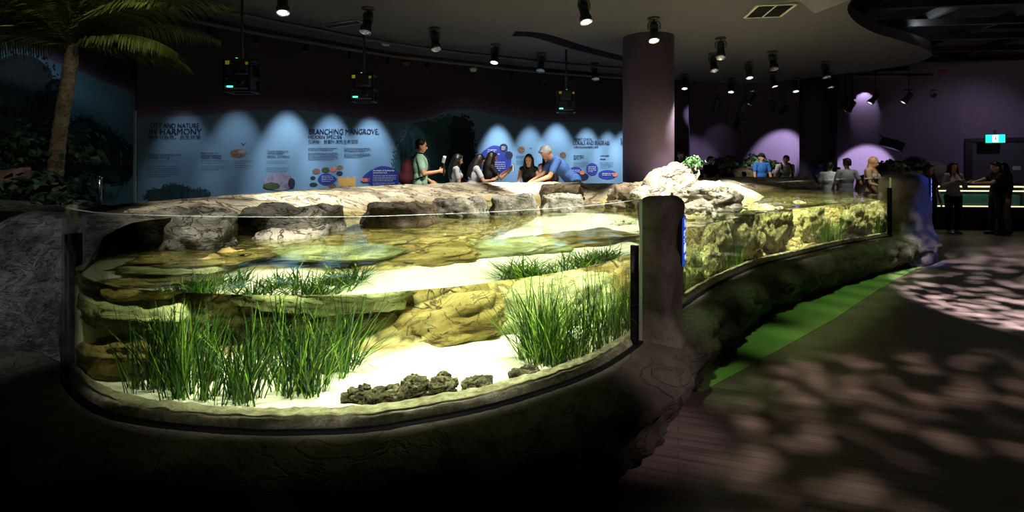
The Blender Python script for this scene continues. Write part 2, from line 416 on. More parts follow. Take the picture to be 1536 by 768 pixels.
# kerb in front
def kerb_disp(v, n, k, i):
    face = sstep((.42-v.z)/.1)
    d = noise.fractal(Vector((v.x*3, v.y*3, v.z*7)), 1, 2.1, 6)*(.008+.07*face)
    d += face*.05*abs(noise.noise(Vector((v.x*7, v.y*7, v.z*24))))
    d += .03*noise.noise(Vector((v.x*1.2, v.y*1.2, 4)))
    zz = v.z-.004*abs(noise.fractal(v*9, 1, 2, 3))
    if v.z < .02: return Vector((v.x, v.y, 0))
    return Vector((v.x+n.x*d*(1 if k > 4 else 0), v.y+n.y*d*(1 if k > 4 else 0), zz))
prof = [(.0, .40), (.012, .445), (.03, .452), (.06, .455), (.10, .455), (.15, .450), (.20, .440), (.25, .42), (.285, .39), (.305, .36), (.315, .32), (.315, .28), (.305, .24), (.29, .20), (.27, .16), (.245, .12), (.22, .08), (.20, .04), (.19, .0)]
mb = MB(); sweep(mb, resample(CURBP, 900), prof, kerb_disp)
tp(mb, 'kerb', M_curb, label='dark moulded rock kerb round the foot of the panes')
prof = [(-.24, .40), (-.215, .46), (-.185, .484), (-.155, .498), (-.12, .502), (-.08, .502), (-.045, .50), (-.015, .49), (0, .45), (0, .40)]
mb = MB(); sweep(mb, resample(FRONT, 500), prof, lambda v, n, k, i: Vector((v.x, v.y, v.z+.011*noise.fractal(v*14, 1, 2, 5))))
caus(tp(mb, 'inner_lip', M_lip, label='gravelly lip inside the panes'))

def pane(P, z0, z1, name, th=.02):
    mb = MB(); N = normals2d(P)
    R = [[Vector((p.x+n.x*o, p.y+n.y*o, z)) for o, z in ((0, z0), (0, z1), (th, z1), (th, z0))] for p, n in zip(P, N)]
    n = len(R)
    for i in range(n-1):
        for j in range(4):
            k = (j+1) % 4
            mb.mi = 1 if j == 1 else 0
            mb.add([R[i][j], R[i][k], R[i+1][k], R[i+1][j]], [(0, 1, 2, 3)])
    mb.mi = 1
    mb.add(R[0], [(0, 1, 2, 3)]); mb.add(R[-1], [(3, 2, 1, 0)])
    o = tp(mb, name, [M_pane, M_edge]); bm = bmesh.new(); bm.from_mesh(o.data)
    for m_ in (0, 1):
        pass
    bmesh.ops.remove_doubles(bm, verts=bm.verts[:], dist=1e-5)
    bmesh.ops.split_edges(bm, edges=[e for e in bm.edges if len(e.link_faces) == 2 and e.calc_face_angle(0) > .9]); bm.to_mesh(o.data); bm.free()
    return o
p1 = pane(G1, .44, 1.35, 'glass_pane'); p1['label'] = 'near rounded clear pane'
p2 = pane(G2, .44, 1.36, 'glass_pane'); p2['label'] = 'long clear pane past the rock pillar'
mb = MB(); sweep(mb, G1, [(-.002, .43), (-.004, .462), (.024, .462), (.030, .448), (.04, .44), (.04, .43)]); tp(mb, 'seal', M_rubber)
mb = MB(); sweep(mb, G2, [(-.002, .43), (-.004, .462), (.024, .462), (.030, .448), (.04, .44), (.04, .43)]); tp(mb, 'seal', M_rubber)
def vseal(P, i, z1, w=.05, dd=.045):
    p = P[i]; q = P[i+1] if i+1 < len(P) else P[i-1]
    a = math.atan2(q.y-p.y, q.x-p.x); mb = MB(); mb.box((p.x, p.y, (.44+z1)/2), (w, dd, z1-.44), Matrix.Rotation(a, 3, 'Z')); tp(mb, 'seal', M_rubber, smooth=False)
vseal(G1, 1, 1.19, .07, .05); vseal(G1, 87, 1.07, .025, .045); vseal(G2, len(G2)-1, 1.2, .04, .05)

def rock_column(c, ang, hl, ht, z1, name, mat, seed=0, flare=.12, z0=.2, am=.05):
    mb = MB(); R = []; n = 56
    zs = [z0+(z1-z0)*(k/46) for k in range(43)]
    prof = []
    for z in zs: prof.append((1+flare*math.exp(-max(0, z-.42)/.10)*3/ max(hl, .2)*.3, z))
    for k in range(1, 9):
        th = k/8*pi/2; prof.append((max(.02, cos(th))**.5 if k < 8 else .02, zs[-1]+(z1-zs[-1])*sin(th)))
    ca, sa = cos(ang), sin(ang)
    for sc, z in prof:
        ring = []
        for j in range(n):
            t = 2*pi*j/n; cx = math.copysign(abs(cos(t))**.55, cos(t)); cy = math.copysign(abs(sin(t))**.55, sin(t))
            x = hl*cx*sc; y = ht*cy*sc
            p = Vector((c[0]+x*ca-y*sa, c[1]+x*sa+y*ca, z))
            d = noise.fractal(Vector((p.x*3.2+seed, p.y*3.2, p.z*3.2)), 1, 2.2, 5)*am
            nn = Vector((cx*ca-cy*sa, cx*sa+cy*ca, 0)).normalized()
            ring.append(p+nn*d+Vector((0, 0, d*.3)))
        R.append(ring)
    mb.rings(R); return tp(mb, name, mat)
dirp = math.atan2(.83, .55)
caus(rock_column((1.0, 3.45), dirp, .21, .115, 1.35, 'rock_pillar', M_pillar, 3, am=.045)); 
caus(rock_column((6.30, 8.22), radians(32), .42, .26, 1.41, 'rock_pillar', M_pillar, 9, z0=0, am=.05))

# left outer rock wall
WL = resample(catmull([(-5.6, 4.2), (-4.2, 3.55), (-3.3, 3.2), (-2.75, 2.98), (-2.47, 2.84)], 10), 160)
def wd(v, n, k, i):
    d = noise.fractal(v*2.4, 1, 2.1, 6)*.13; d2 = noise.noise(v*1.1)*.1
    w = min(1, k/2)*min(1, (159-i)/6)
    return Vector((v.x+n.x*(d+d2)*w, v.y+n.y*(d+d2)*w, v.z+.5*(d+d2)*w))
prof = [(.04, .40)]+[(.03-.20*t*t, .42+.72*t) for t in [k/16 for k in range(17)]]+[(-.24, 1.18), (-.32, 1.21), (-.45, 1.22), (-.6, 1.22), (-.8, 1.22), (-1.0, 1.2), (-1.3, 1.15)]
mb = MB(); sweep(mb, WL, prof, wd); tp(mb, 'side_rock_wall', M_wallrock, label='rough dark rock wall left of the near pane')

# water: closed body, faces split along the rim so each side shades smoothly
wt, ws = 240, 120
WX, WY = loft(wt, ws, .03, 1.2)
mb = MB()
def wz(x, y): return ZW+.0022*noise.noise(Vector((x*5, y*5, 0)))+.0012*noise.noise(Vector((x*11, y*11, 2)))
mb.v = [(WX[i, j], WY[i, j], wz(WX[i, j], WY[i, j]) if 0 < i < wt-1 and 0 < j < ws-1 else ZW) for i in range(wt) for j in range(ws)]
mb.f = [(i*ws+j, (i+1)*ws+j, (i+1)*ws+j+1, i*ws+j+1) for i in range(wt-1) for j in range(ws-1)]; mb.m = [0]*len(mb.f)
loop = [(i, 0) for i in range(wt)]+[(wt-1, j) for j in range(1, ws)]+[(i, ws-1) for i in range(wt-2, -1, -1)]+[(0, j) for j in range(ws-2, 0, -1)]
L3 = [(WX[a], WY[a]) for a in loop]
mb.rings([[(x, y, .3) for x, y in L3], [(x, y, ZW) for x, y in L3]], cap=False)
mb.add([(x, y, .3) for x, y in L3], [tuple(range(len(L3)))])
water = mb.build('water', M_water, label='clear shallow water filling the curved touch pool', cat='water', kind='stuff')
water.cycles.is_caustics_caster = True
bm = bmesh.new(); bm.from_mesh(water.data); bm.normal_update()
_side = min((f for f in bm.faces if abs(f.normal.z) < .2), key=lambda f: (f.calc_center_median().x+.7)**2+(f.calc_center_median().y-2.17)**2)
_flip = _side.normal.y > 0
for f in bm.faces:
    if abs(f.normal.z) < .2:
        if _flip: f.normal_flip()
    elif (f.calc_center_median().z > .6) != (f.normal.z > 0): f.normal_flip()
bm.to_mesh(water.data); bm.free()

# ------------------------------------------------------------------ rocks in and on the pool
_ico = {}
def ico(sub):
    if sub not in _ico:
        bm = bmesh.new(); bmesh.ops.create_icosphere(bm, subdivisions=sub, radius=1)
        _ico[sub] = ([v.co.copy() for v in bm.verts], [tuple(v.index for v in f.verts) for f in bm.faces]); bm.free()
    return _ico[sub]
def rock_mesh(mb, c, r, seed, am=.22, sc=1.6, box=.35, tilt=(0, 0, 0), sub=5, strata=0, chips=.5):
    vs, fs = ico(sub); E_ = Euler(tilt).to_matrix(); out = []
    for v in vs:
        p = Vector([math.copysign(abs(a)**(1-box), a) for a in v]); p.normalize()
        m = max(abs(v.x), abs(v.y), abs(v.z)); p = v*(1-box)+v/m*box*.85
        q = Vector((p.x*r[0], p.y*r[1], p.z*r[2])); mr = (r[0]+r[1]+r[2])/3
        w = q/mr*sc+Vector((seed*3.1, seed*1.7, seed))
        d = noise.fractal(w, 1, 2.1, 6)*am
        d -= chips*am*max(0, noise.ridged_multi_fractal(w*.9+Vector((5, 5, 5)), 1, 2, 4, 1, 2)-1.1)*.5
        if strata: d += strata*noise.noise(Vector((w.x*.5, w.y*.5, q.z/mr*9)))
        q = q+v*d*mr
        out.append(E_ @ q+Vector(c))
    mb.add(out, fs)
def rock(c, r, seed, mat, label, group=None, name='boulder', **kw):
    mb = MB(); rock_mesh(mb, (0, 0, 0), r, seed, **kw)
    o = mb.build(name, mat, label=label, cat='rock', group=group); o.location = c; return caus(o)
G = 'boulders standing out of the touch pool'
rock((-2.22, 3.55, 1.03), (.32, .26, .25), 1, M_boulder, 'large shadowed squarish grey boulder behind the left end of the near pane', G, box=.7, tilt=(0, .03, .1))
rock((-1.84, 4.25, 1.02), (.46, .28, .215), 2, M_boulder, 'wide flat-topped grey boulder right of the shadowed squarish one', G, box=.65, tilt=(.1, 0, -.1))
rock((-1.72, 3.92, .93), (.26, .2, .15), 3, M_pale, 'low pale stone sloping into the water before the flat-topped boulder', G)
rock((-1.05, 4.85, 1.0), (.36, .26, .22), 4, M_brown, 'brown angular boulder with pale top, left of the row of three flat stones', G, box=.55, tilt=(.05, .12, 0))
rock((-.56, 5.6, 1.04), (.36, .24, .17), 5, M_boulder, 'leftmost flat grey stone in the row of three before the leaning man', G, box=.7)
rock((.02, 5.85, 1.04), (.30, .24, .19), 6, M_boulder, 'middle flat grey stone in the row of three, with a dark hollow in its face', G, box=.7, tilt=(0, -.05, .1))
rock((.60, 6.1, 1.05), (.29, .24, .18), 7, M_boulder, 'rightmost flat grey stone in the row of three, with drip marks', G, box=.7)
rock((.72, 7.6, 1.14), (.34, .26, .15), 8, M_brown, 'low brown mound on the rim in front of the man in blue', G, am=.15)
rock((1.62, 6.9, 1.13), (.34, .26, .19), 10, M_brown, 'rounded brown crumbly rock left of the big pale boulder', G, am=.28)
rock((1.92, 6.35, 1.20), (.44, .28, .30), 11, M_pale, 'biggest pale boulder leaning to the right above the rock pillar', G, tilt=(0, -.62, 0), am=.24, box=.3, strata=.1)
rock((2.38, 6.15, 1.12), (.36, .25, .24), 12, M_pale, 'pale lumpy boulder right of the biggest one', G, am=.3, strata=.08)
rock((1.90, 5.72, 1.0), (.42, .22, .15), 13, M_pale, 'low white stone at the water line below the biggest boulder', G, am=.3)
rock((1.0, 6.5, 1.03), (.16, .12, .07), 14, M_brown, 'small brown stone at the water right of the drip-marked stone', G, am=.3, sub=4)
rock((1.28, 6.35, 1.04), (.14, .12, .08), 15, M_brown, 'small knobbly stone nearest the brown crumbly rock', G, am=.3, sub=4)
# submerged boulders behind the long pane
GY = 'yellow green rocks behind the long pane'
for k, (x, y, z, a, b_, c_, lab, m_) in enumerate([
    (1.22, 4.25, .60, .20, .18, .15, 'low cream rock under water just past the rock pillar', M_yrock),
    (1.45, 4.75, .62, .24, .22, .22, 'second underwater rock past the pillar, dark on its near side', M_yrock),
    (1.75, 5.15, .60, .26, .2, .18, 'rounded yellow underwater rock left of the first grass clump', M_yrock),
    (1.90, 5.45, .78, .30, .22, .24, 'tall ridged yellow underwater rock behind the first grass clump', M_yrock),
    (2.55, 6.15, .74, .36, .24, .28, 'big cracked yellow underwater rock in the middle of the long pane', M_yrock),
    (3.15, 6.55, .78, .34, .26, .26, 'cracked yellow underwater rock reaching the water line', M_yrock),
    (3.95, 7.3, .72, .40, .28, .26, 'green lit underwater rock left of the bright grass clump', M_yrock),
    (4.95, 7.75, .68, .42, .28, .24, 'green lit underwater rock right of the bright grass clump', M_yrock),
    (5.5, 8.2, .66, .36, .28, .30, 'last green underwater rock against the far pillar', M_yrock)]):
    rock((x, y, z), (a, b_, c_), 20+k, m_, lab, GY, am=.26, sc=1.7, tilt=(0, -.3, .5), chips=.8)
# underwater shelf stones behind the left panes
M_ochre_slab = rockmat('ochre_wet_slab', lin('#473d1c'), lin('#8a7840'), lin('#b8a66c'), 2.4, .4, .9, .04, 18)
M_pale_slab = rockmat('pale_green_slab', lin('#5c643e'), lin('#9da372'), lin('#c8cca0'), 2.4, .35, .9, .04, 18)
for k, (x, y, z, a, b_, c_, tl, m_, lab) in enumerate([
    (-2.02, 3.0, .56, .34, .3, .10, (0, 0, 0), M_ochre_slab, 'lowest flat olive rock shelf under water at the left end of the near pane'),
    (-1.98, 3.08, .76, .36, .3, .085, (0, .05, 0), M_pale_slab, 'middle flat rock shelf under water at the left end of the near pane'),
    (-1.9, 3.15, .93, .40, .3, .07, (0, -.04, 0), M_ochre_slab, 'upper flat rock shelf under water at the left end of the near pane'),
    (-1.2, 3.45, .82, .46, .28, .12, (0, .05, 0), M_pale_slab, 'speckled underwater ledge behind the big grass bed'),
    (-.72, 3.70, .50, .56, .36, .20, (.1, -.2, .2), M_ochre_slab, 'smooth brown underwater slab behind the sand between the grass beds'),
    (-.05, 3.95, .50, .50, .3, .24, (.1, -.35, .3), M_pale_slab, 'smooth pale green underwater slab rising toward the bright grass bed'),
    (.62, 4.35, .55, .5, .3, .26, (0, -.2, .5), M_ochre_slab, 'yellow banded underwater slab behind the bright grass bed')]):
    rock((x, y, z), (a, b_, c_), 40+k, m_, lab, 'underwater ledges behind the near pane', am=.24, box=.4, tilt=tl, chips=.5, strata=.12)
# rubble on the near sand: lumps of many small knobs
def rubble(x, y, L_, W_, H_, seed, label):
    rr = random.Random(seed); mb = MB(); z = .462
    rock_mesh(mb, (0, 0, H_*.3), (L_*.8, W_*.75, H_*.6), seed, am=.35, sub=4)
    for k in range(26):
        a = rr.uniform(0, 6.28); q = rr.uniform(.2, 1)**.5
        s = rr.uniform(.018, .034)
        rock_mesh(mb, (L_*q*cos(a), W_*q*sin(a), H_*(1-.6*q)+rr.uniform(-.01, .01)), (s, s*.9, s*.8), seed+k, am=.5, sub=3)
    o = mb.build('coral_rubble', M_rubble, label=label, cat='rock', group='coral rubble on the near sand'); o.location = (x, y, z); caus(o)
rubble(-.64, 2.46, .14, .07, .07, 1, 'longest clump of speckled rubble on the sand between the grass beds')
rubble(-.49, 2.52, .05, .06, .10, 2, 'tall knob of rubble touching the right end of the longest clump')
rubble(-.36, 2.54, .055, .06, .09, 3, 'rounded rubble clump right of the longest one')
rubble(-.20, 2.58, .065, .04, .05, 4, 'flat low rubble clump nearest the right grass bed')
rubble(.03, 2.72, .085, .04, .04, 5, 'small rubble strip at the foot of the right grass bed')
rubble(-1.0, 2.95, .07, .05, .06, 6, 'small dark rubble at the right foot of the big grass bed')

# ------------------------------------------------------------------ seagrass and other plants
def blade(mb, tones, p, h, w, az, lean, bend, seg=6, tone=.5, twist=0):
    """curved ribbon with a shallow keel"""
    d = Vector((cos(az), sin(az), 0)); s = Vector((-sin(az+twist), cos(az+twist), 0)); vs = []; q = Vector(p)
    for k in range(seg+1):
        t = k/seg; ang = lean+bend*t
        if k: q = q+(Vector((0, 0, 1))*cos(ang)+d*sin(ang))*(h/seg)
        ww = w*(1-.85*max(0, t-.55)/.45)*.5
        vs += [q-s*ww, q+d*w*.25, q+s*ww]
    fs = []
    for k in range(seg):
        a = 3*k; fs += [(a, a+1, a+4, a+3), (a+1, a+2, a+5, a+4)]
    mb.add(vs, fs); tones += [tone]*len(vs)
def finish_tones(o, tones):
    a = o.data.attributes.new('tone', 'FLOAT', 'POINT'); a.data.foreach_set('value', np.array(tones, np.float32))
def grass_bed(spots, n, h, label, seed, w=.008, spread=.5, group='seagrass beds in the pool', tonec=.35, zmax=1.0):
    rr = random.Random(seed); mb = MB(); tones = []; w = w*.8
    per = n//len(spots)
    for (cx, cy, rx, ry) in spots:
        tufts = [(rr.gauss(0, .45), rr.gauss(0, .45)) for _ in range(max(3, per//9))]
        for k in range(per):
            tx, ty = rr.choice(tufts); x = cx+rx*tx+rr.gauss(0, .014); y = cy+ry*ty+rr.gauss(0, .014)
            hh = h*rr.uniform(.35, 1.1)*(1+.35*noise.noise(Vector((x*4, y*4, seed)))); hh = min(hh, zmax-.47)
            az = rr.uniform(0, 6.28)
            if rr.random() < .4: az = rr.gauss(math.atan2(ty, tx+.01), .6)
            blade(mb, tones, (x, y, .45), hh, w*rr.uniform(.7, 1.3), az, rr.uniform(0, .45)*spread*2, rr.uniform(-.5, 1.5)*spread, tone=min(1, max(0, rr.gauss(tonec, .33))), twist=rr.uniform(-1, 1))
    o = mb.build('seagrass_bed', M_grass, label=label, cat='seagrass', group=group, kind='stuff'); finish_tones(o, tones); return caus(o)
grass_bed([(-1.72, 2.66, .16, .14), (-1.48, 2.56, .18, .14), (-1.25, 2.52, .18, .14), (-1.55, 2.85, .25, .16), (-1.15, 2.78, .22, .16), (-1.0, 2.62, .1, .12)], 1000, .43, 'large dense seagrass bed behind the left half of the near pane', 1)
grass_bed([(-1.02, 3.05, .12, .1), (-.92, 2.98, .07, .08)], 150, .46, 'narrow seagrass tuft right behind the large bed', 2, spread=.8)
grass_bed([(-.78, 3.75, .2, .12)], 130, .45, 'dark seagrass tuft far behind the large bed', 3, spread=.7, tonec=.2)
grass_bed([(.12, 2.95, .14, .14), (.3, 3.1, .18, .18), (.5, 3.35, .14, .16), (.68, 3.58, .10, .16), (.05, 3.15, .12, .12)], 1100, .44, 'bright seagrass bed beside the rock pillar', 4, spread=.7, tonec=.5)
grass_bed([(2.33, 5.68, .16, .12), (2.1, 5.45, .1, .1)], 240, .42, 'upright yellowish grass clump behind the long pane', 5, w=.010, spread=.3, tonec=.6)
grass_bed([(4.15, 7.15, .30, .14), (4.5, 7.4, .25, .12)], 420, .44, 'bright fan of grass near the far end of the long pane', 6, w=.012, spread=.7, tonec=.75)
grass_bed([(5.6, 7.98, .14, .1)], 120, .40, 'small grass clump against the far pillar', 7, w=.012, spread=.3, tonec=.5)
grass_bed([(1.15, 5.3, .2, .12), (1.5, 6.0, .2, .12)], 120, .3, 'sparse seagrass patch between the pillar and the big boulder', 8, w=.01, spread=.9, tonec=.2)
grass_bed([(3.3, 8.2, .7, .18), (2.6, 7.6, .4, .16)], 260, .2, 'dark low weed patch in the middle of the far water', 9, w=.014, spread=.9, tonec=.05)

def shrub(c, r, n, leaf, mat, label, seed, name='shrub', group=None, squash=.75, cat='plant', stems=5):
    rr = random.Random(seed); root = empty(name, c, label=label, cat=cat, group=group)
    st = MB(); tips = []
    for k in range(stems):
        a = rr.uniform(0, 6.28); q = rr.uniform(.2, .7); e = Vector((r*q*cos(a), r*q*sin(a), r*squash*rr.uniform(.6, 1.2)))
        st.tube([(0, 0, 0), e*.5+Vector((0, 0, r*.15)), e], [.03*r, .02*r, .01*r], 5)
    st.build('stem', M_bark, root)
    mb = MB(); tones = []
    for k in range(n):
        v = Vector((rr.gauss(0, 1), rr.gauss(0, 1), rr.gauss(0, 1))).normalized(); q = r*rr.uniform(.5, 1)*(1+.25*noise.noise(v*2+Vector((seed, 0, 0))))
        p = Vector((v.x*q, v.y*q, max(-.0, v.z*q*squash)+r*squash*.75)); nrm = (v+Vector((rr.uniform(-.6, .6), rr.uniform(-.6, .6), rr.uniform(0, .6)))).normalized()
        t = nrm.cross(Vector((rr.uniform(-1, 1), rr.uniform(-1, 1), rr.uniform(-1, 1)))).normalized(); b = nrm.cross(t)
        l = leaf*rr.uniform(.6, 1.3); w = l*.42
        mb.add([p, p+t*l*.5+b*w-nrm*l*.1, p+t*l, p+t*l*.5-b*w-nrm*l*.1, p+t*l*.5+nrm*l*.06], [(0, 1, 4), (1, 2, 4), (2, 3, 4), (3, 0, 4)])
        tones += [min(1, max(0, rr.gauss(.45, .28)))]*5
    o = mb.build('foliage', mat, root, smooth=False); finish_tones(o, tones); return root

# ------------------------------------------------------------------ room shell
mb = MB(); mb.box((2, 6, -.05), (34, 30, .1)); mb.build('floor', M_floor, smooth=False, kind='structure')
PWK = None
WALLP = resample(catmull([(-5.5, 7.5), (-4.85, 8.5), (-3.9, 9.55), (-2.7, 10.7), (-1.3, 11.6), (.6, 12.6), (2.9, 13.5), (4.9, 14.2)], 14), 400)
WL_ = [0]
for a, b_ in zip(WALLP, WALLP[1:]): WL_.append(WL_[-1]+(b_-a).length)
LWALL = resample([Vector((-8.6, 6.1)), Vector((-5.52, 7.52))], 60)
def ray_poly(P, px):
    """arc index and depth where the sight line of a photo column meets a wall line"""
    d = Vector(((px-CX)/FPX, 1)); best = None
    for i in range(len(P)-1):
        a, b_ = P[i], P[i+1]; e = b_-a; den = d.x*e.y-d.y*e.x
        if abs(den) < 1e-9: continue
        t = (a.x*e.y-a.y*e.x)/den; u = (a.x*d.y-a.y*d.x)/den
        if t > 0 and -1e-6 <= u <= 1+1e-6 and (best is None or t < best[0]): best = (t, i, u)
    return best
def on_wall(P, px, py, off=0):
    k = [CX+p.x/p.y*FPX for p in (P[0], P[-1])]; px = min(max(px, min(k)+.05), max(k)-.05); r = ray_poly(P, px)
    D, i, u = r; p = P[i].lerp(P[i+1], u); e = (P[i+1]-P[i]).normalized(); n = Vector((e.y, -e.x))
    if n.y > 0: n = -n
    return Vector((p.x+n.x*off, p.y+n.y*off, PZ(py, D)))
def wallstrip(P, z0, z1, name, mat, th=.1, parent=None, **kw):
    mb = MB(); sweep(mb, P, [(-th, z0), (-th, z1), (0, z1), (0, z0)], close=True)
    mb2 = MB(); mb2.v = mb.v; mb2.f = mb.f; mb2.m = mb.m
    return mb.build(name, mat, parent, smooth=False, **kw)
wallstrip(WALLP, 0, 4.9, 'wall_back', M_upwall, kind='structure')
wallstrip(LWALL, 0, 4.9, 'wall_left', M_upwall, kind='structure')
PW = [Vector(p) for p in ((4.9, 17.2), (7.25, 17.2), (9.9, 16.3), (11.4, 13.4), (12.6, 12.7), (18, 9))]
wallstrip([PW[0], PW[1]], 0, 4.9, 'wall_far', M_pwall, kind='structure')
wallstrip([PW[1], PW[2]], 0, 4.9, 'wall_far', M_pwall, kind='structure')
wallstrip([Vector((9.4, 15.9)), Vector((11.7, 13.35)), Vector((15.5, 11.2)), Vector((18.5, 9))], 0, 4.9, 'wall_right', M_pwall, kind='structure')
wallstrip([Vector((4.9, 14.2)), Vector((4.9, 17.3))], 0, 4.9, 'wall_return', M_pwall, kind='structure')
for o in bpy.data.objects:
    if o.name.startswith('wall_far'): o.name = 'wall_far_left' if o.name == 'wall_far' else 'wall_far_right'
# raised visitor platform behind the pool
bp_ = [(p.x-n.x*.33, p.y-n.y*.33) for p, n in zip(BACK, normals2d(BACK))]
poly = [(-5.45, 5.2)]+bp_[10:]+[(9.0, 12.6), (9.0, 15.5), (4.7, 15.5), (4.7, 13.9)]+[(p.x, p.y-.05) for p in reversed(WALLP[::12])]
mb = MB(); n_ = len(poly); mb.add([(x, y, 0) for x, y in poly]+[(x, y, .25) for x, y in poly], [tuple(range(n_, 2*n_))]+[(i, (i+1) % n_, n_+(i+1) % n_, n_+i) for i in range(n_)])
mb.build('floor_platform', M_floor, smooth=False, kind='structure')

# smooth plaster soffit with curved edges, dark service void above
SO = [(-6.3, -4), (-6.3, 6.0), (-5.3, 6.9), (-4.5, 8.2), (-3.6, 9.2), (-2.4, 10.4), (-1.1, 11.2), (.8, 12.2), (3, 13.1), (5.2, 14.2), (6.8, 14.4), (8.2, 13.2), (9.1, 11.8), (8.7, 10.6), (7.4, 9.6), (6.3, 8.9), (5.4, 8.1), (4.8, 7.3), (4.5, 6.3), (4.4, 5), (4.5, 3), (4.8, 0), (5, -4)]
so = catmull(SO, 4); mb = MB(); n_ = len(so)
mb.add([(p.x, p.y, 3.85) for p in so]+[(p.x, p.y, 4.05) for p in so], [tuple(range(n_)), tuple(range(2*n_-1, n_-1, -1))]+[(i, (i+1) % n_, n_+(i+1) % n_, n_+i) for i in range(n_)])
mb.build('ceiling_soffit', M_ceil, smooth=False, kind='structure')
mb = MB(); mb.box((2, 6, 4.95), (34, 30, .1)); mb.build('ceiling', M_ceilup, smooth=False, kind='structure')
# open grid of beams beyond the soffit
def beam(a, b_, w, h, name, mat=M_black, **kw):
    a = Vector(a); b_ = Vector(b_); d = b_-a; mb = MB(); M = d.to_track_quat('X', 'Z').to_matrix(); mb.box((a+b_)/2, (d.length, w, h), M)
    return mb.build(name, mat, smooth=False, **kw)
for k in range(9): beam((5.2+k*1.5, 2, 4.35), (7.6+k*1.5, 18, 4.35), .10, .14, 'ceiling_beam', kind='structure')
for k in range(9): beam((4.6, 5+k*1.25, 4.22), (17.5, 3.4+k*1.25, 4.22), .08, .12, 'ceiling_beam', kind='structure')
for k in range(4): beam((5.0, 6.3+k*2.6, 4.5), (17.5, 5.2+k*2.6, 4.5), .30, .10, 'ceiling_duct', M_dark, kind='structure')

# columns
def column(x, y, r, mat, name, **kw):
    mb = MB(); mb.lathe([(r, 0), (r, 3.86)], n=64); o = mb.build(name, mat, **kw); o.location = (x, y, 0); return o
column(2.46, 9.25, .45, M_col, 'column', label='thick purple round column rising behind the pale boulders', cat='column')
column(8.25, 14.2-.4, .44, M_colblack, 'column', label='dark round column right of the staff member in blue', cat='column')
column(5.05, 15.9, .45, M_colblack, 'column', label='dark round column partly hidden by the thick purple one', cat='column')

# ------------------------------------------------------------------ printed mural
M_blue = plain('mural_blue_print', lin('#6489a8'), .75, vary=.04, bscale=1.5)
M_teal = plain('mural_teal_print', lin('#4f7f9c'), .8, vary=.06, bscale=1.5)
M_b1 = plain('band_print_a', lin('#5c4b68'), .8); M_b2 = plain('band_print_b', lin('#4a3b57'), .8); M_b3 = plain('band_print_c', lin('#3a2d45'), .8); M_b4 = plain('band_print_d', lin('#5a6388'), .8)
M_ink = plain('navy_ink', lin('#0e1c40'), .7); M_navy = plain('navy_leaf_print', lin('#1d2f86'), .7); M_wink = plain('white_ink', lin('#e8ecf4'), .7)
M_treep = plain('tree_print', lin('#173c44'), .8, vary=.35, bscale=12); M_treep2 = plain('tree_print_pale', lin('#2f5c62'), .8, vary=.3, bscale=8); M_treep3 = plain('tree_print_dark', lin('#0c222b'), .8, vary=.4, bscale=14)
M_rootp = plain('root_print', lin('#0d1f30'), .8); M_purpp = plain('photo_print', lin('#7d7a92'), .7, vary=.4, bscale=9); M_brnp = plain('photo_print_brown', lin('#6a5347'), .7, vary=.5, bscale=25); M_ochre = plain('ochre_print', lin('#b8924c'), .7, vary=.15)
M_greenp = plain('photo_print_green', lin('#3a4a30'), .7, vary=.5, bscale=20); M_coralp = plain('coral_print', lin('#c9765c'), .7, vary=.4, bscale=30)
mural = empty('mural', (-2.7, 10.6, 0), label='long curved blue printed mural with mangroves, text and purple wave bands', cat='mural')
mural2 = empty('mural', (-7, 6.8, 0), label='dim teal printed mural of mangrove trees behind the palm', cat='mural')
def mpart(mb, name, mat, root=None, **kw):
    root = root or mural; o = mb.build(name, mat, smooth=False, **kw); o.parent = root; o.matrix_parent_inverse = Matrix.Translation(-root.location); return o
def span(P, x0, x1, top, bot, off, name, mat, root=None, step=3, **kw):
    """print patch between two edge curves given along photo columns"""
    mb = MB(); n = max(2, int((x1-x0)/step)+1); vs = []
    for i in range(n):
        x = x0+(x1-x0)*i/(n-1); vs += [on_wall(P, x, top(x), off), on_wall(P, x, bot(x), off)]
    mb.add(vs, [(2*i, 2*i+1, 2*i+3, 2*i+2) for i in range(n-1)]); return mpart(mb, name, mat, root, **kw)
WK = [(206, 179), (240, 176), (300, 175), (350, 169), (400, 167), (450, 166), (500, 172), (560, 181), (600, 184), (640, 178), (670, 168), (700, 165), (740, 172), (790, 181), (850, 184), (910, 185), (975, 188)]
def wave(x): return float(np.interp(x, [k[0] for k in WK], [k[1] for k in WK]))
WT = catmull([Vector(k) for k in WK], 6)
def wave(x): return float(np.interp(x, [p.x for p in WT], [p.y for p in WT]))
span(WALLP, 206, 985, lambda x: wave(x)-3, lambda x: HZ+1.3*FPX/ray_poly(WALLP, min(x, 975))[0], .004, 'blue_print', M_blue, step=4)
for k, (d0, m_) in enumerate([(5, M_b4), (11, M_b1), (17, M_b2), (24, M_b3)]):
    pd = [1, 5, 11, 17][k]
    span(WALLP, 206, 985, lambda x: wave(x)-d0-1.5*sin(x/60+k), lambda x: wave(x)-pd-(1.5*sin(x/60+k-1) if k else 0)+.2, .005+.001*k, 'wave_band', m_, step=4)
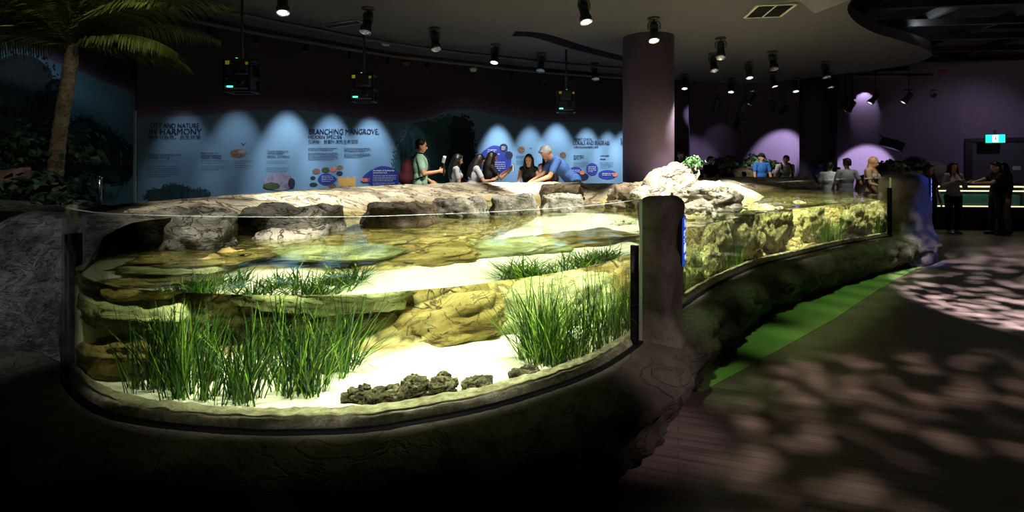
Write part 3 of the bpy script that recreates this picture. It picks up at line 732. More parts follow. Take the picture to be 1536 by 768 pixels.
# left mural
LW = lambda x: float(np.interp(x, [-60, 0, 90, 205], [20, 60, 95, 141]))
span(LWALL, -60, 204, LW, lambda x: HZ+1.3*FPX/ray_poly(LWALL, x)[0], .004, 'teal_print', M_teal, mural2, step=6)
for k, m_ in enumerate([M_b1, M_b2, M_b3]):
    span(LWALL, -60, 204, lambda x: LW(x)-6*(k+1), lambda x: LW(x)-6*k, .005, 'wave_band', m_, mural2, step=6)
def leafy(P, pts, rad, n, off, name, mat, seed, root=None, size=3.2, **kw):
    """tree print: many small flat leaves around the given centres (photo columns/rows on the wall)"""
    rr = random.Random(seed); mb = MB()
    for (cx, cy, r1, r2) in pts:
        k = 26; ring = []
        for i in range(k):
            a = 2*pi*i/k; q = .86+.12*noise.noise(Vector((cos(a)*2+cx, sin(a)*2, seed)))
            ring.append((cx+r1*q*cos(a), cy+r2*q*sin(a)))
        # core as columns
        x0, x1 = cx-r1*.86, cx+r1*.86; m = max(6, int(r1/2)); vs = []
        for i in range(m+1):
            x = x0+(x1-x0)*i/m; h = r2*.88*math.sqrt(max(0, 1-((x-cx)/(r1*.86))**2))
            vs += [on_wall(P, x, cy-h, off), on_wall(P, x, cy+h, off)]
        mb.add(vs, [(2*i, 2*i+1, 2*i+3, 2*i+2) for i in range(m)])
        for i in range(n):
            a = rr.uniform(0, 6.28); q = rr.uniform(.75, 1.06); x = cx+r1*q*cos(a); y = cy+r2*q*sin(a); s = size*rr.uniform(.5, 1.2); t = rr.uniform(0, 6.28)
            mb.add([on_wall(P, x+s*cos(t), y+s*sin(t), off), on_wall(P, x+s*.45*cos(t+1.57), y+s*.45*sin(t+1.57), off), on_wall(P, x-s*cos(t), y-s*sin(t), off), on_wall(P, x-s*.45*cos(t+1.57), y-s*.45*sin(t+1.57), off)], [(0, 1, 2, 3)])
    return mpart(mb, name, mat, root, **kw)
leafy(WALLP, [(262, 288, 24, 13), (240, 294, 26, 12), (282, 292, 18, 10), (300, 293, 15, 10)], 0, 90, .006, 'tree_print', M_treep, 2, size=2.4, label='small dark bush print at the mural foot')
leafy(WALLP, [(640, 208, 38, 30), (618, 235, 28, 34), (606, 246, 18, 26), (655, 235, 38, 50), (670, 195, 25, 22)], 0, 150, .006, 'tree_print', M_treep2, 3, size=2.6, label='large dull green mangrove crown print')
leafy(WALLP, [(692, 200, 19, 28), (700, 235, 15, 40), (684, 240, 12, 40)], 0, 170, .008, 'tree_print', M_treep3, 4, size=2.8, label='near black tree print beside the large crown')
leafy(LWALL, [(125, 205, 32, 32), (155, 225, 36, 34), (185, 240, 20, 26), (110, 240, 40, 26), (60, 230, 50, 30), (170, 258, 34, 20)], 0, 260, .006, 'tree_print', M_treep, 5, mural2, size=2.6)
leafy(LWALL, [(30, 130, 60, 55), (70, 170, 34, 34), (90, 130, 20, 10), (10, 190, 60, 30)], 0, 260, .008, 'tree_print', M_treep3, 6, mural2, size=3.4)
mb = MB(); rr = random.Random(9)
for i in range(70):
    x = rr.uniform(-10, 198); y0 = rr.uniform(225, 262); r = rr.uniform(8, 18); P_ = []
    for k in range(9):
        a = pi*k/8; P_.append((x+r*cos(a)*.8, y0+18-abs(sin(a))*r*1.5))
    for (xa, ya), (xb, yb) in zip(P_, P_[1:]):
        mb.add([on_wall(LWALL, min(xa, 203), ya, .01), on_wall(LWALL, min(xb, 203), yb, .01), on_wall(LWALL, min(xb, 203)+.9, yb+.9, .01), on_wall(LWALL, min(xa, 203)+.9, ya+.9, .01)], [(0, 1, 2, 3)])
mpart(mb, 'root_print', M_rootp, mural2)
mb = MB()
mb.box((-5.50, 7.47, 1.35), (.03, .03, 2.0)); mpart(mb, 'corner_trim', plain('pale_trim', (.35, .45, .5), .5), mural2)

def ellp(P, cx, cy, rx, ry, off, name, mat, point=None, **kw):
    """oval print; point = (dx) gives it a leaf tip on that side"""
    def h(x):
        t = (x-cx)/rx; s = math.sqrt(max(0, 1-t*t))
        if point and t*point > .0: s = s*(1-abs(t))**.35 if abs(t) < 1 else 0
        return ry*s
    return span(P, cx-rx, cx+rx, lambda x: cy-h(x), lambda x: cy+h(x), off, name, mat, step=1, **kw)
def wall_text(P, txt, x0, x1, ytop, ybot, name, mat, off=.012, root=None, bold=0, **kw):
    """real lettering, fitted between photo columns on the wall and bent to it"""
    cu = bpy.data.curves.new('t', 'FONT'); cu.body = txt; cu.size = 1; cu.resolution_u = 3; cu.offset = bold
    ob = bpy.data.objects.new('t', cu); COL.objects.link(ob); dg = bpy.context.evaluated_depsgraph_get(); dg.update()
    me = bpy.data.meshes.new_from_object(ob.evaluated_get(dg)); bpy.data.objects.remove(ob); bpy.data.curves.remove(cu)
    if not len(me.vertices): return None
    xs = [v.co.x for v in me.vertices]; ys = [v.co.y for v in me.vertices]; a, b_ = min(xs), max(xs); c, d = min(ys), max(ys)
    if ytop > 180 and (ybot-ytop) > 2.9:
        bm = bmesh.new(); bm.from_mesh(me); g_ = bmesh.ops.duplicate(bm, geom=bm.verts[:]+bm.edges[:]+bm.faces[:]); bmesh.ops.translate(bm, vec=(.035, .012, 0), verts=[e for e in g_['geom'] if isinstance(e, bmesh.types.BMVert)]); bm.to_mesh(me); bm.free()
    for v in me.vertices:
        px = x0+(v.co.x-a)/(b_-a)*(x1-x0); py = ybot+(v.co.y-c)/(d-c)*(ytop-ybot); v.co = on_wall(P, px, py, off)
    me.materials.clear(); me.materials.append(mat)
    o = bpy.data.objects.new(name, me); COL.objects.link(o); root = root or mural
    o.parent = root; o.matrix_parent_inverse = Matrix.Translation(-root.location); tag(o, **kw); return o
def lines(P, x0, x1, y0, rows, dy, mat, seed, off=.012, h=.9, name='body_text'):
    """paragraph too small to read: rows of short strokes"""
    rr = random.Random(seed); mb = MB()
    for r in range(rows):
        x = x0; end = x1-(rr.uniform(.1, .5)*(x1-x0) if r == rows-1 else rr.uniform(0, .06)*(x1-x0)); y = y0+r*dy
        while x < end:
            w = rr.uniform(1.2, 4.5); e = min(end, x+w)
            mb.add([on_wall(P, x, y, off), on_wall(P, e, y, off), on_wall(P, e, y+h, off), on_wall(P, x, y+h, off)], [(0, 1, 2, 3)]); x = e+.7
    return mpart(mb, name, mat)
T = lambda *a, **k: wall_text(WALLP, *a, **k)
T('CITY AND NATURE', 224, 298, 185, 192, 'heading_text', M_ink, bold=0)
T('IN HARMONY', 223, 302, 193, 202, 'heading_text', M_ink, bold=0)
T('城市与自然，共生共荣', 222, 300, 203, 209, 'heading_text', M_ink, bold=0)
T('Designing a waterfront park', 221, 271, 230.5, 234, 'subheading_text', M_ink, bold=0)
T('海滨公园，设计之道', 221, 254, 235, 238, 'subheading_text', M_ink, bold=0)
T('Restoring our', 301, 327, 228, 231.4, 'subheading_text', M_ink, bold=0)
T('natural habitats', 301, 332, 231.8, 235, 'subheading_text', M_ink, bold=0)
T('恢复自然，保护家园', 301, 331, 235.6, 238.6, 'subheading_text', M_ink, bold=0)
T('Coastal solutions to', 400, 432, 225, 228.2, 'subheading_text', M_ink, bold=0)
T('climate change', 400, 425, 228.8, 232, 'subheading_text', M_ink, bold=0)
T('海岸生态，应对气候变化', 400, 434, 233, 236.6, 'subheading_text', M_ink, bold=0)
T('BRANCHING MANGROVE,', 463, 568, 193.5, 203, 'heading_text', M_ink, bold=0)
T('HIDDEN SPECIES', 462, 512, 203, 208, 'heading_text', M_ink, bold=0)
T('红树林：枝繁叶茂的生命宝库', 462, 537, 209.5, 215.5, 'heading_text', M_ink, bold=0)
T('VIBRANT COASTAL', 860, 888, 207, 211, 'heading_text', M_ink)
T('CORALS AND SEAGRASS', 859, 914, 211.5, 217.5, 'heading_text', M_ink, bold=0)
T('充满生机的海岸珊瑚与海草', 860, 897, 219, 222.5, 'heading_text', M_ink, bold=0)
T('LIFE ON', 931, 958, 207, 211, 'heading_text', M_ink)
T('ROCKY SHORES', 931, 972, 212, 218, 'heading_text', M_ink, bold=0)
lines(WALLP, 219, 268, 241, 2, 3, M_ink, 1, h=.5); lines(WALLP, 219, 270, 249, 6, 3, M_ink, 2, h=.5)
lines(WALLP, 301, 343, 241, 2, 3, M_ink, 3, h=.5); lines(WALLP, 301, 344, 249, 3, 2.6, M_ink, 4, h=.5); lines(WALLP, 351, 380, 241, 2, 3, M_ink, 5, h=.5); lines(WALLP, 351, 380, 248, 2, 3, M_ink, 6, h=.5)
lines(WALLP, 399, 434, 241, 2, 3, M_ink, 7, h=.5); lines(WALLP, 399, 434, 251, 3, 2.6, M_ink, 8, h=.5)
lines(WALLP, 462, 507, 222, 2, 2.6, M_ink, 9); lines(WALLP, 462, 507, 229, 5, 2.4, M_ink, 10, h=.8); lines(WALLP, 516, 556, 222, 3, 2.4, M_ink, 11); lines(WALLP, 516, 556, 230.5, 3, 2.4, M_ink, 12)
lines(WALLP, 860, 876, 233, 3, 2.6, M_ink, 13, h=1); lines(WALLP, 860, 882, 243, 4, 2.4, M_ink, 14, h=.5); lines(WALLP, 900, 915, 233, 2, 5, M_ink, 15, h=1); lines(WALLP, 900, 920, 243, 5, 2.2, M_ink, 16, h=.5)
lines(WALLP, 774, 790, 234, 2, 2.6, M_ink, 17, h=.6); lines(WALLP, 774, 800, 241, 3, 2.4, M_ink, 18, h=.5)
# oval photo prints and leaf panels
ellp(WALLP, 357, 230, 12, 6.5, .008, 'photo_print', M_brnp, label='brown oval beach photo print')
ellp(WALLP, 362, 228, 6, 2.5, .010, 'photo_print', M_purpp)
ellp(WALLP, 418.5, 273, 24, 13, .008, 'photo_print', M_purpp, label='pale oval lake photo print')
ellp(WALLP, 407, 279, 13, 5, .010, 'photo_print', M_greenp); ellp(WALLP, 437, 275, 5.5, 8, .010, 'photo_print', M_rootp)
for (x, y, a, b_, m_) in [(474, 257, 6, 4, M_brnp), (488, 255, 6, 4, M_greenp), (500, 254, 5.5, 3.4, M_coralp), (510, 251, 5, 3.2, M_brnp), (509, 260, 5, 3.4, M_rootp), (469, 267, 4, 2.6, M_rootp), (470, 277, 6, 3, M_rootp), (498, 279, 6, 4, M_brnp)]:
    ellp(WALLP, x, y, a, b_, .008, 'photo_print', m_)
ellp(WALLP, 491, 269, 14.5, 9, .008, 'leaf_panel', M_navy, point=1, label='small navy leaf panel'); lines(WALLP, 482, 500, 264, 4, 2.6, M_wink, 20, off=.013, h=.5)
span(WALLP, 507, 533, lambda x: 266+1.5*sin(x*.6), lambda x: 280+1.5*sin(x*.5), .008, 'shell_print', M_ochre, step=2, label='ochre block print')
ellp(WALLP, 572, 266.5, 29, 17.5, .008, 'leaf_panel', M_navy, point=-1, label='navy leaf panel with a crab picture')
T('An empire of biodiversity', 559, 591, 254.5, 257.5, 'panel_text', M_wink, off=.014, bold=0); T('生物多样性的王国', 559, 580, 258, 260.3, 'panel_text', M_wink, off=.014, bold=0)
lines(WALLP, 559, 595, 263, 4, 2.6, M_wink, 21, off=.013, h=.5); lines(WALLP, 559, 594, 274.5, 2, 2.6, M_wink, 22, off=.013, h=.5)
ellp(WALLP, 546, 270, 5, 3, .014, 'crab_print', M_coralp)
for k in range(7):
    a = -2.2+k*.62
    span(WALLP, 546+min(0, 9*cos(a)), 546+max(.8, 9*cos(a)), lambda x: 270+6*sin(a)*abs(x-546)/9-.6, lambda x: 270+6*sin(a)*abs(x-546)/9+.3, .014, 'crab_print', M_coralp, step=1)
ellp(WALLP, 740, 241, 27, 23, .010, 'leaf_panel', M_navy, point=-1, label='large navy leaf panel behind the photographing women')
ellp(WALLP, 755, 222, 6.5, 6.5, .012, 'leaf_panel', M_ink); ellp(WALLP, 763, 233, 6, 6, .012, 'leaf_panel', M_ink)
T('The guardian', 731, 744, 224, 226, 'panel_text', M_wink, off=.015, bold=0); T('mangroves', 731, 742, 227, 229, 'panel_text', M_wink, off=.015, bold=0); T('沿海的天然守护者', 731, 749, 230, 232, 'panel_text', M_wink, off=.015, bold=0)
lines(WALLP, 742, 758, 243, 5, 3, M_wink, 23, off=.014, h=.6)
lines(WALLP, 752, 758, 220, 3, 2, M_wink, 24, off=.014, h=.4)
ellp(WALLP, 782, 224.5, 5.5, 5, .008, 'photo_print', M_brnp); ellp(WALLP, 844, 233, 5, 5, .008, 'photo_print', M_brnp)
ellp(WALLP, 863, 258, 10, 8, .008, 'leaf_panel', M_navy); ellp(WALLP, 871, 265, 12, 6, .010, 'leaf_panel', M_ink); ellp(WALLP, 888, 254, 9, 9.5, .008, 'leaf_panel', M_navy, label='round navy leaf panel under the coral heading'); ellp(WALLP, 911, 262, 14, 7, .008, 'leaf_panel', M_navy)
lines(WALLP, 882, 894, 250, 4, 2.4, M_wink, 25, off=.013, h=.5); lines(WALLP, 856, 870, 255, 3, 2.4, M_wink, 26, off=.013, h=.5); lines(WALLP, 903, 920, 260, 2, 2.4, M_wink, 27, off=.013, h=.5)
ellp(WALLP, 873, 259, 4, 3, .012, 'coral_print', M_coralp); ellp(WALLP, 922, 262, 4, 3, .012, 'coral_print', M_coralp)
for (x, y, s) in [(365, 217, 4), (796, 223, 2.4)]:   # gull prints
    mb = MB()
    for sg in (-1, 1):
        mb.add([on_wall(WALLP, x, y, .009), on_wall(WALLP, x+sg*s*.5, y-s*.55, .009), on_wall(WALLP, x+sg*s, y-s*.7, .009), on_wall(WALLP, x+sg*s*.5, y-s*.2, .009), on_wall(WALLP, x, y+s*.3, .009)], [(0, 1, 2, 3, 4)])
    mpart(mb, 'gull_print', M_ink)

# ------------------------------------------------------------------ light cans and gear overhead
def can_proto(tilt, L_=.27, lens=M_lens):
    root = empty('spotlight', (0, 0, 0))
    mb = MB(); mb.lathe([(.02, .0), (.085, 0), (.085, -.02), (.02, -.025)], n=20); mb.build('ceiling_plate', M_black, root)
    mb = MB(); mb.tube([(0, 0, -.02), (0, 0, -.06)], .012, 8)
    mb.tube([(-.082, 0, -.16), (-.082, 0, -.075), (-.06, 0, -.055), (.06, 0, -.055), (.082, 0, -.075), (.082, 0, -.16)], .008, 6); mb.build('yoke', M_black, root)
    M = Matrix.Rotation(tilt, 3, 'X'); c = Vector((0, 0, -.16))
    mb = MB(); mb.lathe([(.01, .10), (.045, .095), (.055, .07), (.06, -.10), (.074, -.11), (.076, -.17), (.068, -.172), (.06, -.12), (.01, -.11)], c, 24, M)
    for k in range(4): mb.lathe([(.058, .06-k*.02), (.066, .056-k*.02), (.058, .05-k*.02)], c, 20, M)
    b = mb.build('housing', M_black, root)
    mb = MB(); mb.lathe([(.002, -.125), (.06, -.122), (.064, -.15), (.002, -.158)], c, 20, M); mb.build('lens', lens, b)
    mb = MB(); mb.lathe([(.066, -.171), (.076, -.171), (.078, -.180), (.070, -.182), (.066, -.171)], c, 24, M); mb.build('trim_ring', M_chrome, b)
    return root
CANS = [(424, -22, 'leftmost, cut by the picture top'), (552, 12, 'next to the long ceiling air vent'), (652, 42, 'above the mangrove heading'), (743, 66, 'above the dark printed tree'), (812, 80, 'just left of the curved ceiling slot'), (892, 95, 'under the middle of the curved ceiling slot'),
        (876, -6, 'above the thick column, cut by the picture top'), (981, 27, 'directly in front of the thick purple column top'), (1081, 57, 'nearest right of the thick purple column'), (1070, 80, 'just below its twin right of the thick column'), (1159, 77, 'upper one left of the dark round column'),
        (1123, 93, 'midway between the two thick columns'), (1238, 92, 'just right of the dark round column top'), (1027, 112, 'small and low beside the thick purple column'), (1097, 118, 'small one left of the midway spotlight'), (1159, 108, 'lower one left of the dark round column'), (1193, 117, 'at the dark round column top'), (1244, 110, 'lower one right of the dark round column top')]
cp = None
for i, (px, py, w) in enumerate(CANS):
    D = 2.28*FPX/(HZ-py)
    rr = random.Random(i)
    if cp is None: cp = can_proto(radians(17)); o = cp
    else: o = copy_tree(cp)
    o.location = (PX(px, D), D, 3.85); o.rotation_euler = (0, 0, pi+rr.uniform(-.7, .7)); o.scale = (1.12, 1.12, 1.12)
    tag(o, label='black can spotlight on the ceiling, '+w, cat='spotlight', group='can spotlights on the smooth ceiling')
TR = [(1076, 150, 'far left one by the thick column'), (1117, 152, 'second from the thick column'), (1130, 143, 'tilted pair partner over the wall corner'), (1158, 153, 'above the small black speaker'), (1176, 160, 'lowest one left of the dark column'), (1268, 148, 'left of the touching pair above the violet light pool'), (1278, 154, 'right of the touching pair above the violet light pool'), (1313, 142, 'with arm pointing right of the violet pool'), (1363, 141, 'above the hanging black projector'), (1401, 142, 'upright one left of the exit sign'), (1456, 128, 'high one left of the exit sign'), (1516, 120, 'nearest the picture edge above the exit sign')]
tp0 = None
for i, (px, py, w) in enumerate(TR):
    D = 13.8; z = PZ(py, D)+.12
    if tp0 is None:
        tp0 = o = empty('track_spotlight', (0, 0, 0)); cc = can_proto(radians(38), lens=M_lensp)
        for ch in list(cc.children):
            ch.parent = o
        bpy.data.objects.remove(cc)
        mb = MB(); mb.tube([(0, 0, 0), (0, 0, .9)], .012, 6); mb.build('drop_rod', M_black, o)
    else: o = copy_tree(tp0)
    o.location = (PX(px, D), D, z); o.rotation_euler = (0, 0, [0, .3, 1.2, -.4, .5, -.2, .3, 1.3, 1.2, .1, .8, 0][i]); o.scale = (1.15, 1.15, 1.15)
    tag(o, label='black track spotlight, far row, '+w, cat='spotlight', group='track spotlights before the purple wall')
beam((4.7, 13.8, 3.98), (16, 13.8, 3.98), .05, .05, 'lighting_track', label='long dark lighting track before the purple wall', cat='track')
# mural wash lights on a rail by the mural
WASH = [(278, 12), (357, 10), (432, 12), (497, 11), (556, 12), (620, 6), (747, 14), (795, 11), (835, 12), (880, 12), (912, 10), (934, 12)]
rail = [on_wall(WALLP, x, 100, .75) for x in range(212, 960, 12)]
mb = MB(); mb.tube([(p.x, p.y, 3.70) for p in rail], .022, 6); mb.build('lighting_track', M_black, label='curved dark lighting track along the mural top', cat='track')
mb = MB(); mb.tube([(p.x-.1, p.y-.5, 3.62) for p in rail], .04, 8); mb.tube([(p.x+.1, p.y-.9, 3.74) for p in rail], .03, 8); mb.build('service_pipe', M_dark, label='dark service pipes running along the mural top', cat='pipe')
wp = None
def spot(name, loc, target, power, size, blend=.5, col=(1, 1, 1), rad=.05, caustic=False, parent=None):
    l = bpy.data.lights.new(name, 'SPOT'); l.energy = power; l.spot_size = radians(size); l.spot_blend = blend; l.color = col; l.shadow_soft_size = rad
    o = bpy.data.objects.new(name, l); COL.objects.link(o); o.location = loc; o.rotation_euler = (Vector(target)-Vector(loc)).to_track_quat('-Z', 'Y').to_euler()
    l.cycles.is_caustics_light = caustic; return o
for i, (px, py) in enumerate(WASH):
    q = on_wall(WALLP, px, 100, .72); q.z = 3.66; wq = on_wall(WALLP, px, 230, 0)
    if wp is None:
        wp = o = empty('wall_washer', (0, 0, 0)); mb = MB(); mb.lathe([(.01, .03), (.03, .03), (.035, -.10), (.05, -.12), (.045, -.12), (.02, -.06), (.01, -.05)], (0, 0, -.03), 16); b = mb.build('housing', M_black, o)
        mb = MB(); mb.tube([(0, 0, .04), (0, 0, -.02)], .01, 6); mb.build('bracket', M_black, o)
    else: o = copy_tree(wp)
    o.location = q; tag(o, label='small black wall washer spotlight on the curved track along the mural', cat='spotlight', group='wall washers on the mural track')
    D = q.y; k = (D/11)
    spot('mural_light', (q.x, q.y, q.z-.17), (wq.x, wq.y, 1.05), [80, 130, 380, 320, 380, 25, 640, 400, 460, 460, 460, 480][i], [36, 40, 42, 42, 42, 38, 40, 40, 46, 40, 36, 36][i], .8, (.92, .96, 1), .04)

# hanging show projectors
def box_b(mb, c, d, M=None): mb.box(c, d, M)
def projector(px, py0, py1, D, label):
    z1, z0 = PZ(py0, D), PZ(py1, D); h = z1-z0; w = h*.85
    root = empty('hanging_projector', (PX(px, D), D, z0), label=label, cat='projector', group='caged projectors hanging before the mural')
    mb = MB(); mb.tube([(0, 0, h), (0, 0, 3.86-z0)], .02, 8); mb.build('drop_pole', M_black, root)
    mb = MB()
    for sx in (-1, 1):
        for sy in (-1, 1): mb.box((sx*w*.48, sy*w*.35, h*.5), (.03, .03, h))
    for z in (0, h*.45, h): mb.box((0, -w*.35, z), (w, .03, .03)); mb.box((0, w*.35, z), (w, .03, .03)); mb.box((-w*.48, 0, z), (.03, w*.7, .03)); mb.box((w*.48, 0, z), (.03, w*.7, .03))
    mb.build('cage', M_black, root, smooth=False)
    mb = MB(); mb.box((0, 0, h*.3), (w*.8, w*.6, h*.4)); mb.box((0, 0, h*.75), (w*.55, w*.5, h*.28)); b = mb.build('body', M_dark, root, smooth=False)
    mb = MB(); mb.lathe([(.01, 0), (.06, 0), (.06, .07), (.045, .08), (.01, .06)], (w*.15, -w*.3, h*.3), 16, Matrix.Rotation(pi/2, 3, 'X')); mb.build('projector_lens', M_black, b)
    mb = MB(); mb.box((-w*.36, -w*.37, h*.9), (w*.14, .01, h*.12)); mb.box((w*.4, -w*.37, h*.88), (w*.16, .01, h*.08)); mb.build('label_tag', M_yellow, root, smooth=False)
    mb = MB(); mb.box((-w*.3, -w*.31, h*.14), (w*.22, .008, .02)); mb.box((0, -w*.37, h*1.02), (.025, .01, .02)); mb.build('status_light', M_led, root, smooth=False)
    mb = MB(); mb.box((0, -w*.31, h*.55), (w*.3, .008, .012)); mb.build('handle', M_chrome, root, smooth=False)
projector(363, 92, 138, 6.8, 'leftmost caged projector with yellow tags hanging above the city heading')
projector(546, 113, 152, 8.2, 'middle caged projector with yellow tags above the mangrove heading')
projector(849, 137, 168, 10.2, 'rightmost caged projector with yellow tags above the coral heading')
# ceiling vents, slot
def vent(x0, y0, w, d, ang, label, lit=True):
    root = empty('ceiling_vent', (x0, y0, 3.85), ang, label=label, cat='vent')
    mb = MB(); t = .035
    for c, s in (((0, -d/2, -.01), (w, t, .02)), ((0, d/2, -.01), (w, t, .02)), ((-w/2, 0, -.01), (t, d, .02)), ((w/2, 0, -.01), (t, d, .02)), ((0, 0, -.01), (t*.6, d, .018) if w < d else (w, t*.4, .018))): mb.box(c, s)
    mb.build('frame', plain('vent_frame', (.55, .55, .42) if lit else (.2, .2, .2), .5), root, smooth=False)
    mb = MB()
    for k in range(9): mb.box((0, -d/2+d*(k+.5)/9, -.012), (w*.96, .012, .012), Matrix.Rotation(.5, 3, 'X'))
    mb.build('louvre', M_black, root, smooth=False)
    mb = MB(); mb.box((0, 0, -.004), (w, d, .006)); mb.build('backing', M_black, root, smooth=False)
vent(3.82, 7.6, .52, .62, radians(-8), 'square pale framed air vent in the smooth ceiling at the top')
vent(-2.75, 8.3, .75, .16, radians(-25), 'long slim air vent in the smooth ceiling by the left spotlights', False)
mb = MB(); P_ = []
SL = catmull([Vector(p) for p in ((.03, 8.95), (.5, 9.1), (1.2, 9.9), (2.1, 10.8), (2.8, 11.4))], 6)
sweep(mb, SL, [(-.16, 3.845), (-.16, 3.86), (.16, 3.86), (.16, 3.845)], close=True); mb.build('ceiling_slot', M_rubber, label='curved black slot recessed into the smooth ceiling', cat='slot', smooth=False)
# red and white small devices on the ceiling edge
def detector(px, py, D, mat, label):
    root = MB(); root.lathe([(.01, 0), (.09, 0), (.09, -.03), (.06, -.07), (.01, -.08)], n=20); o = root.build('ceiling_beacon', mat, label=label, cat='alarm'); o.location = (PX(px, D), D, PZ(py, D)+.04)
M_red = plain('red_plastic', lin('#8a2018'), .4); M_wh = plain('white_plastic', (.6, .6, .58), .4)
detector(609, 96, 11, M_red, 'small red alarm beacon above the curved mural'); detector(1413, 108, 12, M_red, 'small red alarm beacon in the open dark ceiling')
detector(579, 66, 9.7, M_wh, 'small pale smoke detector near the second spotlight'); detector(710, 105, 11.5, M_wh, 'small white detector above the printed tree')

# ------------------------------------------------------------------ far side furniture
mb = MB(); mb.box((0, 0, 0), (.28, .22, .34)); mb.tube([(0, .1, .1), (0, .35, .3)], .02, 6); mb.lathe([(.02, .0), (.1, .0), (.1, .02), (.02, .02)], (0, -.12, 0), 16, Matrix.Rotation(pi/2, 3, 'X'))
o = mb.build('wall_speaker', M_black, smooth=False, label='small black speaker fixed high on the purple wall', cat='speaker'); o.location = (PX(1110, 16.8), 16.8, PZ(187, 16.8)); o.rotation_euler = (.4, 0, .3)
root = empty('hanging_projector', (PX(1338, 13), 13, PZ(216, 13)), label='black projector with bracket fixed on the right purple wall', cat='projector')
mb = MB(); mb.box((0, 0, 0), (.42, .36, .22), Euler((.3, .2, .5)).to_matrix()); mb.build('body', M_black, root, smooth=False)
mb = MB(); mb.lathe([(.01, 0), (.07, 0), (.07, .1), (.01, .1)], (-.12, -.2, -.05), 14, Matrix.Rotation(pi/2, 3, 'X')); mb.tube([(0, .1, .05), (.05, .5, .25)], .025, 6); mb.build('bracket', M_dark, root)
# door with frame and exit sign
DW0, DW1 = Vector((11.70, 13.35)), Vector((15.5, 11.2)); dd = (DW1-DW0).normalized(); dn = Vector((dd.y, -dd.x)); da = math.atan2(dd.y, dd.x)
dc = DW0+dd*.95
dr = empty('door_1', (dc.x+dn.x*.03, dc.y+dn.y*.03, 0), da, kind='structure')
mb = MB(); mb.box((0, 0, 1.05), (1.5, .05, 2.1)); mb.build('door_panel', plain('dark_door', (.06, .055, .07), .6), dr, smooth=False)
mb = MB(); mb.box((-.80, 0, 1.08), (.14, .10, 2.2)); mb.box((.80, 0, 1.08), (.14, .10, 2.2)); mb.box((0, 0, 2.18), (1.74, .10, .10)); mb.build('door_frame', M_black, dr, smooth=False)
mb = MB(); mb.tube([(.55, -.05, 1.0), (.55, -.09, 1.0), (.42, -.09, 1.0)], .012, 8); mb.build('door_handle', M_chrome, dr)
ex = empty('exit_sign', (PX(1493, 12.7), 12.7, PZ(214, 12.7)), da, label='green and white lit exit sign above the dark door', cat='sign')
w_, h_ = .36, .20
mb = MB(); mb.box((0, .03, h_/2), (w_+.02, .05, h_+.02)); mb.box((0, .03, h_+.06), (.05, .03, .12)); mb.build('housing', M_dark, ex, smooth=False)
mb = MB(); mb.box((0, 0, h_/2), (w_, .01, h_)); mb.build('green_face', plain('exit_green', (0, .5, .35), .4, emit=(.02, .85, .6), es=1.6), ex, smooth=False)
mb = MB(); mb.box((0, -.008, h_/2), (w_*.30, .006, h_*.86)); mb.build('door_symbol', plain('exit_white', (.9, 1, 1), .4, emit=(.85, 1, 1), es=2.6), ex, smooth=False)
mb = MB(); g_ = plain('exit_figure', (0, .3, .2), .5)
mb.ell((.0, -.013, h_*.76), (.014, .003, .014)); mb.capsule((0, -.013, h_*.62), (.005, -.013, h_*.42), .010, .009, 6); mb.capsule((.005, -.013, h_*.42), (-.03, -.013, h_*.2), .007, .005, 6); mb.capsule((.005, -.013, h_*.42), (.035, -.013, h_*.26), .007, .005, 6); mb.capsule((0, -.013, h_*.6), (.03, -.013, h_*.5), .005, .004, 6); mb.build('running_figure', g_, ex)
mb = MB(); mb.box((0, 0, 0), (.14, .02, .09)); mb.box((0, -.012, 0), (.04, .01, .05)); o = mb.build('wall_switch', M_wh, smooth=False, label='small pale switch plate on the dark wall right of the door', cat='switch'); o.location = (PX(1528, 12.0), 12.05, PZ(252, 12)); o.rotation_euler = (0, 0, da)

# lit counter aquarium by the door
cr = empty('counter_aquarium', (10.75, 12.6, 0), radians(-6), label='long dark counter with a low lit glass tank behind the standing women', cat='aquarium')
mb = MB(); mb.box((.3, 0, .26), (2.3, .8, .52)); mb.box((.3, 0, .53), (2.36, .86, .04)); mb.build('cabinet', M_black, cr, smooth=False)
mb = MB(); mb.box((.3, -.41, .565), (2.2, .03, .025)); mb.box((.3, -.41, .93), (2.2, .03, .03)); mb.box((.3, -.30, 1.03), (2.2, .2, .03)); mb.build('light_strip', plain('warm_strip', (.9, .9, .5), .4, emit=(1, .95, .55), es=1.1), cr, smooth=False)
mb = MB(); mb.box((.3, -.40, .75), (2.2, .015, .36)); mb.build('glass', M_pane, cr, smooth=False)
mb = MB(); mb.box((.3, -.05, .70), (2.1, .5, .26)); mb.build('tank_water', plain('dim_teal_water', lin('#3c7068'), .3, emit=lin('#3c7068'), es=.06), cr, smooth=False)
mb = MB(); mb.box((.3, 0, 1.10), (2.3, .8, .04)); [mb.box((.3+sx*1.1, sy*.36, .82), (.05, .05, .56)) for sx in (-1, 1) for sy in (-1, 1)]; mb.build('rim', M_dark, cr, smooth=False)
mb = MB(); mb.box((0, 0, .02), (4.0, .06, .04)); o = mb.build('floor_light_strip', plain('green_strip', (.1, .6, .2), .4, emit=(.15, .8, .3), es=.5), smooth=False, label='green glowing strip low on the floor at the right edge', cat='light strip'); o.location = (14.2, 11.6, .0); o.rotation_euler = (0, 0, da)
